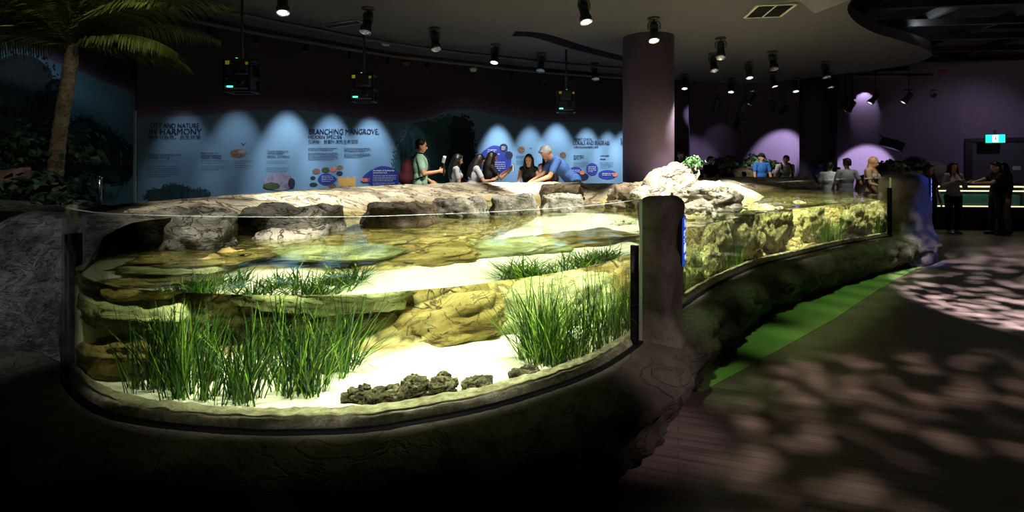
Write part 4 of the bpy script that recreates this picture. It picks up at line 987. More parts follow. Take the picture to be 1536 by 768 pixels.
# far planter with greenery behind the visitors
def far_rock(c, r, seed, label, mat=M_brown): return rock(c, r, seed, mat, label, None, 'planter_rock', am=.2, sub=4)
far_rock((6.35, 14.6, .72), (1.6, .5, .78), 61, 'long low brown rock planter far behind the pool', M_brown)
shrub((6.05, 14.5, 1.38), .34, 420, .10, M_leaf, 'green leafy shrub on the far planter, left one', 71, group=None)
shrub((6.95, 14.6, 1.36), .38, 480, .10, M_leaf, 'green leafy shrub on the far planter beside the staff member', 72)
shrub((7.45, 14.7, 1.34), .26, 300, .09, M_leaf, 'smallest green shrub on the far planter, right one', 75)
shrub((2.2, 6.22, 1.50), .13, 260, .05, M_leaf, 'bright small leafy shrub growing on top of the big pale boulder', 73)
far_rock((9.7, 12.95, .75), (1.0, .5, .80), 62, 'low rock planter right of the pool end', M_pillar)
far_rock((10.6, 13.1, 1.3), (.5, .3, .36), 63, 'grey rounded rock on the planter beside the standing women', M_pillar)
shrub((9.55, 12.85, 1.38), .40, 520, .11, M_leaf, 'green leaves spilling over the right planter', 74, squash=.4)
shrub((10.1, 12.8, 1.42), .24, 420, .14, M_darkleaf, 'dark upright plant on the right planter', 76, squash=.7)

# ------------------------------------------------------------------ palm and planting at the left
palm = empty('palm_tree', (-5.35, 6.0, .75), label='tall palm with a ringed trunk and arching feather fronds at the left', cat='palm')
mb = MB(); R = []; prof = []
TP = catmull([Vector(p) for p in ((-.02, 0, 0), (-.01, 0, .6), (.05, 0, 1.2), (.13, 0, 1.7), (.19, 0, 2.1))], 20)
for i, p in enumerate(TP):
    r = .082-.018*i/len(TP)+.008*((i % 4) == 0)+(.05 if i < 4 else 0)*(1-i/4)
    R.append([Vector((p.x+r*cos(2*pi*j/18), p.y+r*sin(2*pi*j/18), p.z)) for j in range(18)])
mb.rings(R); mb.build('trunk', M_bark, palm)
mb = MB(); mb.capsule((.19, 0, 2.0), (.20, 0, 2.3), .066, .045, 14); mb.build('crown_shaft', M_bark, palm)
FR = [(-4, .42, 1.38), (-10, .85, 1.5), (25, .9, 1.9), (60, .75, 1.9), (100, .9, 2.0), (140, .9, 1.9), (168, .55, 2.0), (184, .35, 1.9), (205, .85, 1.9), (235, .9, 1.7), (262, 1.2, 1.6), (290, 1.15, 1.6), (322, 1.0, 1.7), (345, .75, 1.6), (355, 1.1, 1.7), (165, 1.1, 1.8), (80, 1.2, 1.7), (300, 1.3, 1.7), (12, .35, 1.3)]
for k, (az, el, L_) in enumerate(FR):
    rr = random.Random(100+k); mb = MB(); tones = []; az = radians(az); d = Vector((cos(az), sin(az), 0)); p = Vector((.2, 0, 2.2)); pts = [p.copy()]; e = el
    n = 22
    for i in range(n):
        e -= (.055+.02*i/n)*.72; p = p+(d*cos(e)+Vector((0, 0, sin(e))))*L_/n; pts.append(p.copy())
    mb.tube(pts, [.022*(1-i/(n+2)) for i in range(n+1)], 5); tones += [.5]*len(mb.v)
    for i in range(3, (n+1)*3-3):
        a = i/3; i0 = min(n-1, int(a)); q = pts[i0].lerp(pts[i0+1], a-i0); t = (pts[i0+1]-pts[i0]).normalized(); s = t.cross(Vector((0, 0, 1)))
        if s.length < .05: s = Vector((-d.y, d.x, 0))
        s.normalize(); fr = a/n; l = .48*min(1, fr*4+.25)*(1-.75*max(0, fr-.55)/.45)*rr.uniform(.85, 1.1)
        for sg in (-1, 1):
            dr_ = (s*sg+t*.75+Vector((0, 0, -.25+rr.uniform(-.1, .1)))).normalized(); w = .011; u = dr_.cross(Vector((0, 0, 1))).normalized()*w
            m_ = q+dr_*l*.55+Vector((0, 0, -.02)); tip = q+dr_*l+Vector((0, 0, -.12*l/.4))
            v0 = [q-u*.6, q+u*.6, m_+u, tip, m_-u, m_+Vector((0, 0, .006))]; mb.add(v0, [(0, 1, 5), (1, 2, 5), (2, 3, 5), (3, 4, 5), (4, 0, 5)]); tones += [rr.uniform(.2, .8)]*6
    o = mb.build('frond', M_frond, palm, smooth=False); finish_tones(o, tones)
mb = MB(); rock_mesh(mb, (0, 0, 0), (2.3, 1.5, .6), 80, am=.12, sub=5); o = mb.build('planter_mound', M_wallrock, label='dark planted soil mound at the foot of the palm', cat='planter'); o.location = (-5.4, 5.4, .45)
rock((-5.15, 4.95, 1.32), (.48, .3, .24), 81, plain('pinkish_rock', lin('#8a6a5c'), .7, bump=.8, bscale=9, vary=.4), 'pinkish brown rock at the left edge before the palm', sc=1.2, am=.3)
SHL = [(-4.9, 4.6, 1.0, .36, 'broad dark leafy bush low at the left edge'), (-4.45, 4.9, 1.0, .40, 'dark leafy bush in front of the palm trunk'), (-4.15, 4.75, .95, .26, 'glossy green bush nearest the pool, right of the palm'), (-5.9, 6.4, 1.2, .8, 'tall dark foliage mass left of the palm trunk')]
for k, (x, y, z, r, lab) in enumerate(SHL): shrub((x, y, z), r, 420, .11, M_darkleaf, lab, 90+k)
mb = MB(); mb.tube([(0, 0, 0), (0, 0, .42)], .016, 8); mb.lathe([(.005, .44), (.02, .43), (.02, .41), (.005, .40)], n=12); o = mb.build('marker_post', M_chrome, label='short thin metal post standing behind the near pane corner', cat='post'); o.location = (PX(150, 4.9), 4.9, 1.02)

# ------------------------------------------------------------------ signs on the two rock pillars
M_signblue = plain('lit_blue_sign', lin('#10349a'), .35, emit=lin('#1744c0'), es=.75)
M_signink = plain('lit_white_print', (.9, .92, 1), .4, emit=(.9, .93, 1), es=.7)
def pillar_sign(c, ang, w, h, label):
    r = empty('info_sign', c, ang, label=label, cat='sign', group='blue signs on the rock pillars')
    mb = MB(); mb.box((0, .02, h/2), (w+.012, .04, h+.012)); mb.build('backing_box', M_black, r, smooth=False)
    mb = MB(); mb.box((0, -.004, h/2), (w, .008, h)); mb.build('sign_face', M_signblue, r, smooth=False)
    mb = MB(); rr = random.Random(3)
    y = -.011
    for k in range(7): a = k/6; mb.box((w*(.02+.10*sin(a*6)), y, h*(.80+.13*a)), (w*.10, .002, h*.03))     # drawn squiggle mark
    for zz, n, hh, x0, x1 in ((.70, 1, .035, -.38, .2), (.64, 1, .03, -.38, .0), (.56, 1, .02, .1, .35), (.55, 1, .022, -.38, -.1), (.50, 1, .02, -.38, -.15)):
        x = x0
        while x < x1: q = rr.uniform(.04, .09); mb.box((w*(x+q/2), y, h*zz), (w*q, .002, h*hh)); x += q+.03
    for k in range(8):
        x = -.38
        while x < .36: q = rr.uniform(.05, .12); mb.box((w*(x+q/2), y, h*(.43-k*.021)), (w*q, .002, h*.010)); x += q+.025
    for zz in (.18, .15, .12): mb.box((w*.1, y, h*zz), (w*.35, .002, h*.014))
    mb.build('sign_print', M_signink, r, smooth=False)
pillar_sign((1.185, 3.54, .875), radians(67), .20, .33, 'blue information sign on the near rock pillar beside the pane')
pillar_sign((6.83, 8.35, .92), radians(50), .28, .42, 'blue lit information sign on the far rock pillar')

# clear end pane of the pool
G3 = resample([Vector((6.66, 8.5)), Vector((7.12, 12.45))], 20)
p3 = pane(G3, .44, 1.36, 'glass_pane'); p3['label'] = 'clear end pane of the pool'
mb = MB(); sweep(mb, G3, [(-.25, 0), (-.25, .42), (-.1, .46), (.2, .46), (.26, .3), (.25, 0)], dsp(.01, 3)); tp(mb, 'end_kerb', M_curb)

# ------------------------------------------------------------------ people
def remeshed(mb, name, mat, vox=.011, smooth=3):
    me = mb.mesh('tmp', mat); ob = bpy.data.objects.new('tmp', me); COL.objects.link(ob)
    m = ob.modifiers.new('r', 'REMESH'); m.mode = 'VOXEL'; m.voxel_size = vox; m.use_smooth_shade = True
    if smooth: q = ob.modifiers.new('s', 'SMOOTH'); q.factor = .5; q.iterations = smooth
    dg = bpy.context.evaluated_depsgraph_get(); dg.update(); out = bpy.data.meshes.new_from_object(ob.evaluated_get(dg))
    bpy.data.objects.remove(ob); bpy.data.meshes.remove(me); out.name = name
    out.materials.clear(); out.materials.append(mat); return out
_mats = {}
def cmat(h, rough=.8, bump=.25):
    k = (h, rough)
    if k not in _mats: _mats[k] = plain('cloth_'+h.strip('#'), lin(h), rough, bump=bump, bscale=25, vary=.08)
    return _mats[k]
M_skin = plain('skin', lin('#c9936f'), .5, vary=.05, bscale=12); M_skin2 = plain('skin_pale', lin('#dcae8c'), .5, vary=.05, bscale=12)
M_eye = plain('eye_dark', (.01, .008, .006), .2); M_lip = plain('lips', lin('#a04a44'), .4)
def ik(a, t, l1, l2, hint):
    d = t-a; L_ = min(d.length, (l1+l2)*.995); d = d.normalized(); x = (l1*l1-l2*l2+L_*L_)/(2*L_); h = math.sqrt(max(0, l1*l1-x*x))
    hp = hint-d*hint.dot(d); hp.normalize(); return a+d*x+hp*h, a+d*L_
def person(loc, face, H, label, lean=0, head=(0, 0), hands=((.22, .1, .85), (-.22, .1, .85)), hair='short', hairc='#120d0b', top='#8a8a8a', sleeve='short', bottom='#16181f', skin=None, female=False, shoes='#1a1a1a', detail=True, group=None, palm=None, kid=False):
    s = H/1.70; skin = skin or M_skin; root = empty('person', loc, radians(face), label=label, cat='person', group=group)
    U = Matrix.Translation((0, 0, .92)) @ Matrix.Rotation(-radians(lean), 4, 'X') @ Matrix.Translation((0, 0, -.92))
    nk = Vector((0, .0, 1.47)); HM = U @ Matrix.Translation(nk) @ Matrix.Rotation(radians(head[1]), 4, 'Z') @ Matrix.Rotation(-radians(head[0]), 4, 'X') @ Matrix.Translation(-nk)
    U3 = U.to_3x3(); H3 = HM.to_3x3()
    sw = .155 if female else .178; ww = .88 if female else 1
    P = lambda v: (U @ Vector(v))*s
    Hp = lambda v: (HM @ Vector(v))*s
    def fin(mb):
        return mb
    sh = [P((sx*sw, 0, 1.395)) for sx in (1, -1)]
    arms = []
    for a, h, sx in zip(sh, hands, (1, -1)):
        t = Vector(h)*s; el, wr = ik(a, t, .29*s, .26*s, Vector((sx*.55, -.5, -.8))); arms.append((a, el, wr))
    legs = []
    for sx in (1, -1):
        hp_ = Vector((sx*.088, 0, .90))*s; kn = Vector((sx*.10, .03, .49))*s; an = Vector((sx*.105, -.02+(.05 if sx > 0 else -.03), .085))*s; legs.append((hp_, kn, an))
    def torso(mb, g, low=True):
        if low: mb.ell(Vector((0, 0, .93))*s, ((.158+g)*s*(1.04 if female else 1), (.112+g)*s, (.12+g)*s))
        mb.ell(P((0, .005, 1.07)), ((.138*ww+g)*s, (.102+g)*s, .17*s), U3)
        mb.ell(P((0, .0, 1.26)), ((.158*ww+g)*s, (.112+g)*s, .20*s), U3)
        mb.capsule(P((sw-.03, -.0, 1.385)), P((-sw+.03, 0, 1.385)), (.058+g)*s, (.058+g)*s, 12)
        if female: [mb.ell(P((sx*.07, .085, 1.27)), ((.058+g*.6)*s,)*3, U3) for sx in (1, -1)]
    mb = MB(); torso(mb, 0)
    mb.capsule(P((0, -.005, 1.42)), Hp((0, .0, 1.52)), .056*s*ww, .052*s*ww, 12)
    hz = 1.585
    mb.ell(Hp((0, .0, hz+.022)), (.074*s, .092*s, .092*s), H3, 18, 12)
    mb.ell(Hp((0, .022, hz-.045)), (.055*s, .066*s, .068*s), H3, 16, 10)
    mb.capsule(Hp((0, .084, hz+.005)), Hp((0, .104, hz-.028)), .008*s, .015*s, 8)
    for sx in (1, -1): mb.ell(Hp((sx*.076, -.005, hz-.012)), (.012*s, .02*s, .03*s), H3, 8, 6)
    for a, e, w in arms: mb.capsule(a, e, .047*s*ww, .040*s*ww, 10); mb.capsule(e, w, .040*s*ww, .026*s*ww, 10)
    for a, k, n in legs: mb.capsule(a, k, .082*s, .055*s, 12); mb.capsule(k, n, .053*s, .035*s, 12); mb.capsule(n+Vector((0, -.02, -.04))*s, n+Vector((0, .13, -.05))*s, .034*s, .026*s, 8)
    me = remeshed(mb, 'person_body', skin, .0115*s)
    # hands with five fingers, own finer surface, rooted in the wrist
    hb = MB()
    for (a, e, w), sx in zip(arms, (1, -1)):
        f = (w-e).normalized(); n = Vector(palm) if palm else Vector((0, 0, -1)); n = (n-f*n.dot(f)).normalized(); l = f.cross(n)*(-sx)
        R3 = Matrix((l, f, n)).transposed()
        hb.capsule(w-f*.02*s, w+f*.02*s, .026*s, .026*s, 8); hb.ell(w+f*.052*s, (.040*s, .052*s, .016*s), R3, 12, 8)
        for k, (o_, ll) in enumerate(((-.03, .060), (-.010, .072), (.011, .068), (.030, .052))):
            p0 = w+f*.085*s+l*o_*s; c1 = f*cos(.35)+n*sin(.35); c2 = f*cos(1.0)+n*sin(1.0); p1 = p0+c1*ll*.5*s; p2 = p1+c2*ll*.5*s
            hb.capsule(p0-f*.02*s, p1, .0090*s, .0082*s, 6); hb.capsule(p1, p2, .0082*s, .0068*s, 6)
        p0 = w+f*.03*s-l*.03*s; p1 = p0+(f*.6-l*.8+n*.3).normalized()*.038*s; p2 = p1+(f*.9-l*.2+n*.4).normalized()*.03*s
        hb.capsule(p0, p1, .012*s, .0095*s, 6); hb.capsule(p1, p2, .0095*s, .008*s, 6)
    hm = remeshed(hb, 'h', skin, .0052*s, 1)
    bm = bmesh.new(); bm.from_mesh(me); bm.from_mesh(hm); bm.to_mesh(me); bm.free(); bpy.data.meshes.remove(hm)
    me.polygons.foreach_set('use_smooth', [True]*len(me.polygons))
    b = bpy.data.objects.new('body', me); COL.objects.link(b); b.parent = root
    def cloth(mb, name, mat, vox=.012, sm=3, **kw):
        o = bpy.data.objects.new(name, remeshed(mb, name, mat, vox*s, sm)); COL.objects.link(o); o.parent = root; return tag(o, **kw)
    mb = MB(); torso(mb, .014); mb.ell(P((0, 0, .97)), (.166*s*ww*(1.08 if female else 1), .122*s, .11*s), U3)
    if sleeve != 'none':
        for a, e, w in arms:
            if sleeve == 'short': mb.capsule(a, a.lerp(e, .62), .064*s*ww, .060*s*ww, 12)
            else: mb.capsule(a, e, .062*s*ww, .052*s, 12); mb.capsule(e, e.lerp(w, .93), .052*s, .038*s, 12)
        mb.capsule(P((0, -.012, 1.425)), P((0, -.008, 1.455)), .064*s*ww, .058*s*ww, 12)
    cloth(mb, 'shirt' if sleeve != 'none' else 'tank_top', cmat(top))
    mb = MB(); mb.ell(Vector((0, 0, .92))*s, (.170*s, .126*s, .125*s))
    for a, k, n in legs: mb.capsule(a, k, .098*s, .072*s, 12); mb.capsule(k, n+Vector((0, 0, .03))*s, .072*s, .056*s, 12)
    cloth(mb, 'trousers', cmat(bottom), .014)
    for a, k, n in legs:
        mb = MB(); mb.capsule(n+Vector((0, -.035, -.045))*s, n+Vector((0, .145, -.052))*s, .041*s, .033*s, 10); cloth(mb, 'shoe', cmat(shoes, .5), .010, 1)
    for sx in (1, -1):
        mb = MB(); mb.ell(Hp((sx*.030, .082, hz+.008)), (.012*s, .007*s, .006*s), H3, 8, 6); mb.build('eye', M_eye, root)
    mb = MB(); mb.ell(Hp((0, .086, hz-.058)), (.021*s, .007*s, .006*s), H3, 8, 6); mb.build('mouth', M_lip, root)
    # hair
    mb = MB(); hm_ = cmat(hairc, .45, .5)
    if hair == 'scarf':
        mb.ell(Hp((0, -.018, hz+.03)), (.090*s, .100*s, .105*s), H3, 18, 12); mb.ell(Hp((0, -.02, hz-.08)), (.085*s, .085*s, .10*s), H3); mb.ell(P((0, -.02, 1.40)), (.15*s, .10*s, .09*s), U3); mb.capsule(P((.02, -.07, 1.38)), P((0, -.12, 1.15)), .08*s, .05*s)
        cloth(mb, 'headscarf', hm_)
    else:
        mb.ell(Hp((0, -.016, hz+.038)), (.083*s, .098*s, .088*s), H3, 18, 12)
        for k in range(9):
            a = radians(200+k*17.5); v = Vector((.062*cos(a), .075*sin(a)-.015, 0)); mb.ell(Hp((v.x, v.y, hz-.0+.01*sin(k*2.1))), (.026*s, .026*s, .05*s), H3, 8, 6)
        mb.capsule(Hp((-.04, .06, hz+.085)), Hp((.045, .055, hz+.09)), .022*s, .022*s, 8)
        if hair == 'long':
            for k in range(9):
                a = radians(180+k*22.5); x = .07*cos(a); y = .07*sin(a)-.015
                end = P((x*1.45, y*1.1-.035, 1.22 if abs(x) < .06 else 1.20)); mb.capsule(Hp((x, y, hz+.02)), P((x*1.25, y*1.15-.02, 1.42)), .034*s, .034*s, 8); mb.capsule(P((x*1.25, y*1.15-.02, 1.42)), end, .034*s, .020*s, 8)
            for sx in (1, -1): mb.capsule(Hp((sx*.070, .02, hz+.03)), P((sx*.095, .07, 1.27)), .020*s, .026*s, 8)
        if hair == 'bun': mb.ell(Hp((0, -.11, hz+.04)), (.04*s, .04*s, .04*s), H3)
        if hair == 'ponytail': mb.capsule(Hp((0, -.09, hz+.03)), P((0, -.14, 1.30)), .035*s, .02*s)
        cloth(mb, 'hair', hm_, .009, 2)
    if hair == 'cap':
        mb = MB(); mb.ell(Hp((0, -.004, hz+.055)), (.087*s, .101*s, .078*s), H3, 18, 12); mb.box(Hp((0, .12, hz+.055)), (.12*s, .10*s, .012*s), H3); cloth(mb, 'cap', cmat('#20242c'))
    return root, arms, s
def place_at(root, v):
    """world point of a local point of a figure"""
    return Matrix.Translation(root.location) @ Matrix.Rotation(root.rotation_euler.z, 4, 'Z') @ Vector(v)
def phone(root, arms, side, off=(0, .08, .03), tilt=.3, label='', mat=None, screen=False):
    w = arms[side][2]; p = place_at(root, w+Vector(off)); r = MB(); M = Matrix.Rotation(root.rotation_euler.z, 3, 'Z') @ Matrix.Rotation(tilt, 3, 'X')
    o_ = empty('phone', p, 0, label=label, cat='phone'); r.box((0, 0, 0), (.075, .009, .15), M); r.build('case', mat or M_black, o_, smooth=False)
    q = MB(); q.box(M @ Vector((0, -.0055, 0)), (.068, .002, .138), M); q.build('screen', plain('phone_screen', (.5, .6, .7), .2, emit=(.7, .85, 1), es=.9 if screen else .15), o_, smooth=False); return o_
def backpack(root, s, lean, label, col, y=-.20):
    r = empty('backpack', root.location, root.rotation_euler.z, label=label, cat='backpack'); U = Matrix.Translation((0, 0, .92)) @ Matrix.Rotation(-radians(lean), 4, 'X') @ Matrix.Translation((0, 0, -.92)); U3 = U.to_3x3(); P = lambda v: (U @ Vector(v))*s
    mb = MB(); mb.ell(P((0, y-.02, 1.16)), (.15*s, .105*s, .20*s), U3); mb.ell(P((0, y-.03, 1.06)), (.16*s, .12*s, .15*s), U3); mb.ell(P((0, y+.0, 1.30)), (.11*s, .07*s, .09*s), U3); mb.ell(P((0, y-.11, 1.06)), (.11*s, .05*s, .10*s), U3)
    o = bpy.data.objects.new('bag', remeshed(mb, 'bag', cmat(col), .012, 2)); COL.objects.link(o); o.parent = r
    for sx in (1, -1):
        mb = MB(); mb.tube([P((sx*.08, y+.05, 1.38)), P((sx*.10, -.05, 1.475)), P((sx*.115, .05, 1.46)), P((sx*.13, .14, 1.36)), P((sx*.14, .15, 1.22)), P((sx*.16, .05, 1.08)), P((sx*.13, y+.05, 1.02))], .022*s, 8, flat=.5); mb.build('strap', cmat('#1a1216'), r)
    return r
FP = .25
man, arms, s_ = person((-1.56, 8.72, FP), -82, 1.74, 'man in pale green t-shirt with maroon backpack standing in profile', hands=((.16, .30, 1.17), (-.16, .16, 1.0)), top='#9ecab0', hairc='#0b0908', bottom='#2b3550', palm=(-.9, .0, -.1), head=(4, 0))
backpack(man, s_, 0, 'maroon backpack with dark straps worn by the man in pale green', '#551420')
w = place_at(man, arms[0][2]+Vector((-.02, .09, 0)))
r = empty('camera_handle', w, 0, label='dark camera handle with white head held up by the man in pale green', cat='camera'); mb = MB(); mb.capsule((0, 0, -.06), (0, 0, .12), .016, .014); mb.build('grip', M_black, r)
mb = MB(); mb.box((0, 0, .20), (.05, .03, .12), Matrix.Rotation(.25, 3, 'Y')); mb.ell((.01, -.02, .23), (.02, .015, .02)); mb.build('camera_head', plain('white_shell', (.8, .8, .78), .35), r)
mb = MB()
for sx in (1, -1):
    mb.lathe([(.021, 0), (.024, .002), (.021, .004)], (sx*.03, .104, 1.595), 14, Matrix.Rotation(pi/2, 3, 'X'))
g = mb.build('glasses', M_black); g.parent = man; g.scale = (s_,)*3
w2, a2, s2 = person((-1.02, 9.02, FP), -80, 1.50, 'long haired woman in light grey blouse looking down at her phone in profile', hands=((.06, .30, 1.02), (-.06, .30, 1.02)), hair='long', top='#b9bcc0', female=True, head=(14, 0), palm=(0, .3, 1), lean=4)
phone(w2, a2, 0, (-.05, .08, .02), 1.2, 'dark phone held low by the woman in the light grey blouse')
w3, a3, s3 = person((-.74, 9.2, FP), -76, 1.52, 'woman in white sleeveless top lifting a phone before her, hair hanging forward', lean=12, hands=((.12, .46, 1.16), (-.06, .44, 1.16)), hair='long', top='#c9ccd6', sleeve='short', female=True, head=(24, 0), palm=(-.6, 0, .4), skin=M_skin2)
phone(w3, a3, 0, (-.04, .10, .05), .4, 'dark phone held by the woman in white')
w4, a4, s4 = person((-.46, 9.42, FP), -72, 1.55, 'woman in black top photographing with both raised hands, watch on wrist', lean=8, hands=((.14, .42, 1.30), (-.02, .45, 1.32)), hair='long', top='#17181c', female=True, head=(8, -8), palm=(-.5, 0, .4))
phone(w4, a4, 1, (.05, .09, .05), .1, 'phone held up by the woman in black', screen=True)
wr = a4[0]; mb = MB(); c = wr[2].lerp(wr[1], .1); mb.lathe([(.030, -.012), (.034, 0), (.030, .012)], c, 16, (wr[2]-wr[1]).to_track_quat('Z', 'Y').to_matrix()); o = mb.build('watch', plain('gold_watch', (.7, .55, .2), .3, 1)); o.parent = w4
w5, a5, s5 = person((.31, 9.48, FP), 178, 1.52, 'long haired woman in black camisole leaning on the ledge and facing the pool', lean=16, hands=((.12, .40, .98), (-.12, .40, .98)), hair='long', top='#15161a', sleeve='none', female=True, head=(-4, -6), skin=M_skin2)
w6, a6, s6 = person((.72, 9.75, FP), 160, 1.58, 'woman in pink top with dark hair half hidden behind the leaning man', lean=14, hands=((.1, .38, 1.0), (-.1, .38, 1.0)), hair='long', top='#c58f9a', female=True, head=(20, 0), skin=M_skin2)
m7, a7, s7 = person((1.12, 9.28, FP), 100, 1.86, 'grey haired man in blue polo shirt bending low over the ledge', lean=44, hands=((.05, .72, .92), (-.16, .70, .92)), top='#5f8be0', hairc='#a9a9ac', head=(6, 10), bottom='#1a2136')
person((4.12, 12.6, FP), 185, 1.64, 'man in dark clothes whose head shows just above the biggest boulder', top='#17151a', head=(12, 0), lean=5)
person((5.15, 13.3, FP), 200, 1.52, 'person in black standing right of the little bright shrub', top='#0d0d10', hair='short', head=(5, 0))
person((5.65, 13.35, FP), 185, 1.26, 'dark haired child in black between the two far shrubs', top='#0d0d10', hair='long', female=True)
person((5.98, 13.2, FP), 10, 1.12, 'small child seen from behind, left of the staff member', top='#131722', hair='short')
person((6.70, 13.75, FP), 182, 1.60, 'staff member in blue polo shirt and dark cap facing the pool', hair='cap', top='#3f7fe0', hands=((.24, .14, .86), (-.24, .14, .86)), skin=M_skin2)
m12, a12, s12 = person((6.92, 13.05, FP), 172, 1.56, 'man with glasses and white shirt leaning on the ledge, backpack on', lean=16, hands=((.2, .36, .98), (-.02, .36, .98)), top='#c9ccc6', head=(0, -25))
backpack(m12, s12, 16, 'black backpack worn by the man in the white shirt', '#0c0c0e')
m13, a13, s13 = person((7.72, 12.8, FP), -60, 1.44, 'boy in bright blue top standing left of the pair beside the dark column', top='#27409a', head=(10, 10))
person((8.08, 12.95, FP), -20, 1.45, 'person in dark grey top beside the boy in blue', top='#33343a')
person((7.52, 11.5, 0), -10, 1.70, 'person in grey t-shirt seen from behind with hair in a bun', top='#7c7f84', hair='bun', bottom='#101116', female=True, hands=((.26, .2, 1.0), (-.26, .15, .9)))
person((7.42, 11.95, 0), -30, 1.62, 'person in white top mostly hidden behind the one in grey', top='#cfd0d6')
person((8.12, 11.55, 0), -150, 1.72, 'woman in sandy headscarf and beige top turned to the pool', hair='scarf', hairc='#c99a68', top='#b59a80', female=True, skin=M_skin2, head=(15, 0), hands=((.12, .3, 1.05), (-.12, .3, 1.05)))
person((8.72, 10.7, 0), -160, 1.56, 'dark silhouetted woman in black right behind the far rock pillar', top='#08080a', bottom='#08080a', hair='long', female=True)
w18, a18, s18 = person((9.95, 11.55, 0), 170, 1.60, 'woman in white shirt and black trousers standing before the counter aquarium', top='#9a948e', bottom='#0b0b0d', hair='long', female=True, sleeve='long', hands=((.1, .2, 1.25), (-.1, .2, 1.25)), shoes='#b0b0b0')
w19, a19, s19 = person((10.75, 11.35, 0), 82, 1.62, 'woman in black holding a glowing phone out in front of her', top='#0b0b0d', bottom='#08080a', hair='ponytail', female=True, sleeve='short', hands=((-.02, .50, 1.22), (-.12, .48, 1.20)), head=(15, 0), palm=(0, .2, 1), skin=M_skin2)
ph = phone(w19, a19, 0, (0, .10, .03), 1.2, 'glowing phone held by the woman in black at the right', screen=True)
person((11.12, 11.6, 0), 95, 1.60, 'person in black with pale skirt close behind the phone holder', top='#070708', bottom='#6d5c60', hair='long', female=True, sleeve='long')

# ------------------------------------------------------------------ lights
def led(name, *a, **k): return spot(name, *a, **k)
W = (1, .96, .84)
N1, N2 = normals2d(G1), normals2d(G2)
for (P_, N_, f, e, reach) in [(G1, N1, .16, 130, 1.0), (G1, N1, .34, 1150, 1.2), (G1, N1, .50, 2600, 1.2), (G1, N1, .68, 3000, 1.3), (G1, N1, .86, 2600, 1.3), (G2, N2, .10, 2000, 1.4), (G2, N2, .30, 2200, 1.4), (G2, N2, .52, 2200, 1.4), (G2, N2, .72, 2200, 1.5), (G2, N2, .92, 2000, 1.5)]:
    i_ = int(f*(len(P_)-1)); p = P_[i_]; n = N_[i_]; q = p+n*.10; t = q-n*reach
    led('pool_light', (q.x, q.y, 3.6), (t.x, t.y, .5), e*(.25 if P_ is G1 else .62), 2*math.degrees(math.atan(reach/3.1)), .25, W, .035, caustic=True)
for (x, y, tx, ty, e, sz) in [(-.1, 4.5, .1, 4.2, 1300, 40), (2.9, 6.9, 2.9, 7.1, 800, 50), (-1.5, 5.4, -1.6, 5.4, 500, 56), (.4, 7.0, .3, 6.9, 800, 60), (3.4, 9.2, 3.4, 8.8, 900, 66), (5.4, 10.6, 5.4, 10.2, 700, 60)]:
    led('pool_light', (x, y, 3.5), (tx, ty, .5), e*.55, sz, .45, W, .035, caustic=True)
for (x, y, tx, ty, tz, e, sz) in [(.2, 7.6, .2, 8.6, 1.2, 1100, 30), (1.2, 7.9, 1.0, 9.1, 1.5, 300, 34), (2.2, 5.2, 1.95, 6.3, 1.3, 200, 34), (-.9, 6.4, -1.4, 7.6, 1.2, 340, 50), (-1.9, 4.9, -2.4, 6.0, 1.2, 260, 52), (-.4, 8.0, -.9, 9.1, 1.5, 330, 46), (-1.9, 2.3, -2.1, 3.8, 1.1, 190, 34), (-2.2, 4.4, -2.7, 4.9, 1.2, 60, 40), (.4, 6.0, .1, 6.0, 1.2, 160, 50), (5.3, 12.3, 6.7, 13.6, 1.6, 260, 34), (7.2, 10.3, 7.9, 11.6, 1.4, 160, 34)]:
    led('ledge_light', (x, y, 3.5), (tx, ty, tz), e, sz, .5, W, .04)
# violet light pools on the far walls and the thick column
V = (.80, .66, 1)
led('violet_light', (9.1, 13.2, 3.62), (10.25, 15.0, .9), 1300, 34, .3, V, .05)
led('violet_light', (10.05, 14.75, 3.72), (10.35, 15.0, 3.3), 26, 70, .3, V, .03)
led('violet_light', (9.0, 14.8, 3.5), (8.7, 16.7, 1.9), 650, 36, .6, V, .05)
led('violet_light', (4.6, 12.8, 3.5), (6.0, 17.2, 1.6), 420, 24, .8, V, .05)
led('violet_light', (6.4, 13.6, 3.6), (7.0, 17.2, 2.3), 90, 20, .8, V, .05)
led('violet_light', (3.6, 7.0, 3.5), (2.75, 8.9, 1.0), 260, 26, .8, (.85, .6, 1), .08)
led('violet_light', (11.2, 10.8, 3.6), (11.6, 13.3, 2.1), 60, 80, .9, V, .08)
led('violet_light', (10.2, 11.4, 3.6), (9.9, 11.6, .9), 40, 60, .9, (1, .9, .8), .08)
# teal mural behind the palm
led('mural_light', (-6.3, 5.9, 3.7), (-6.8, 6.9, 1.7), 26, 90, .9, (.85, .95, 1), .1)
# blue wash on the far rock pillar
led('blue_light', (7.9, 7.0, 3.4), (6.6, 8.2, .7), 260, 24, .6, (.04, .13, 1), .05)
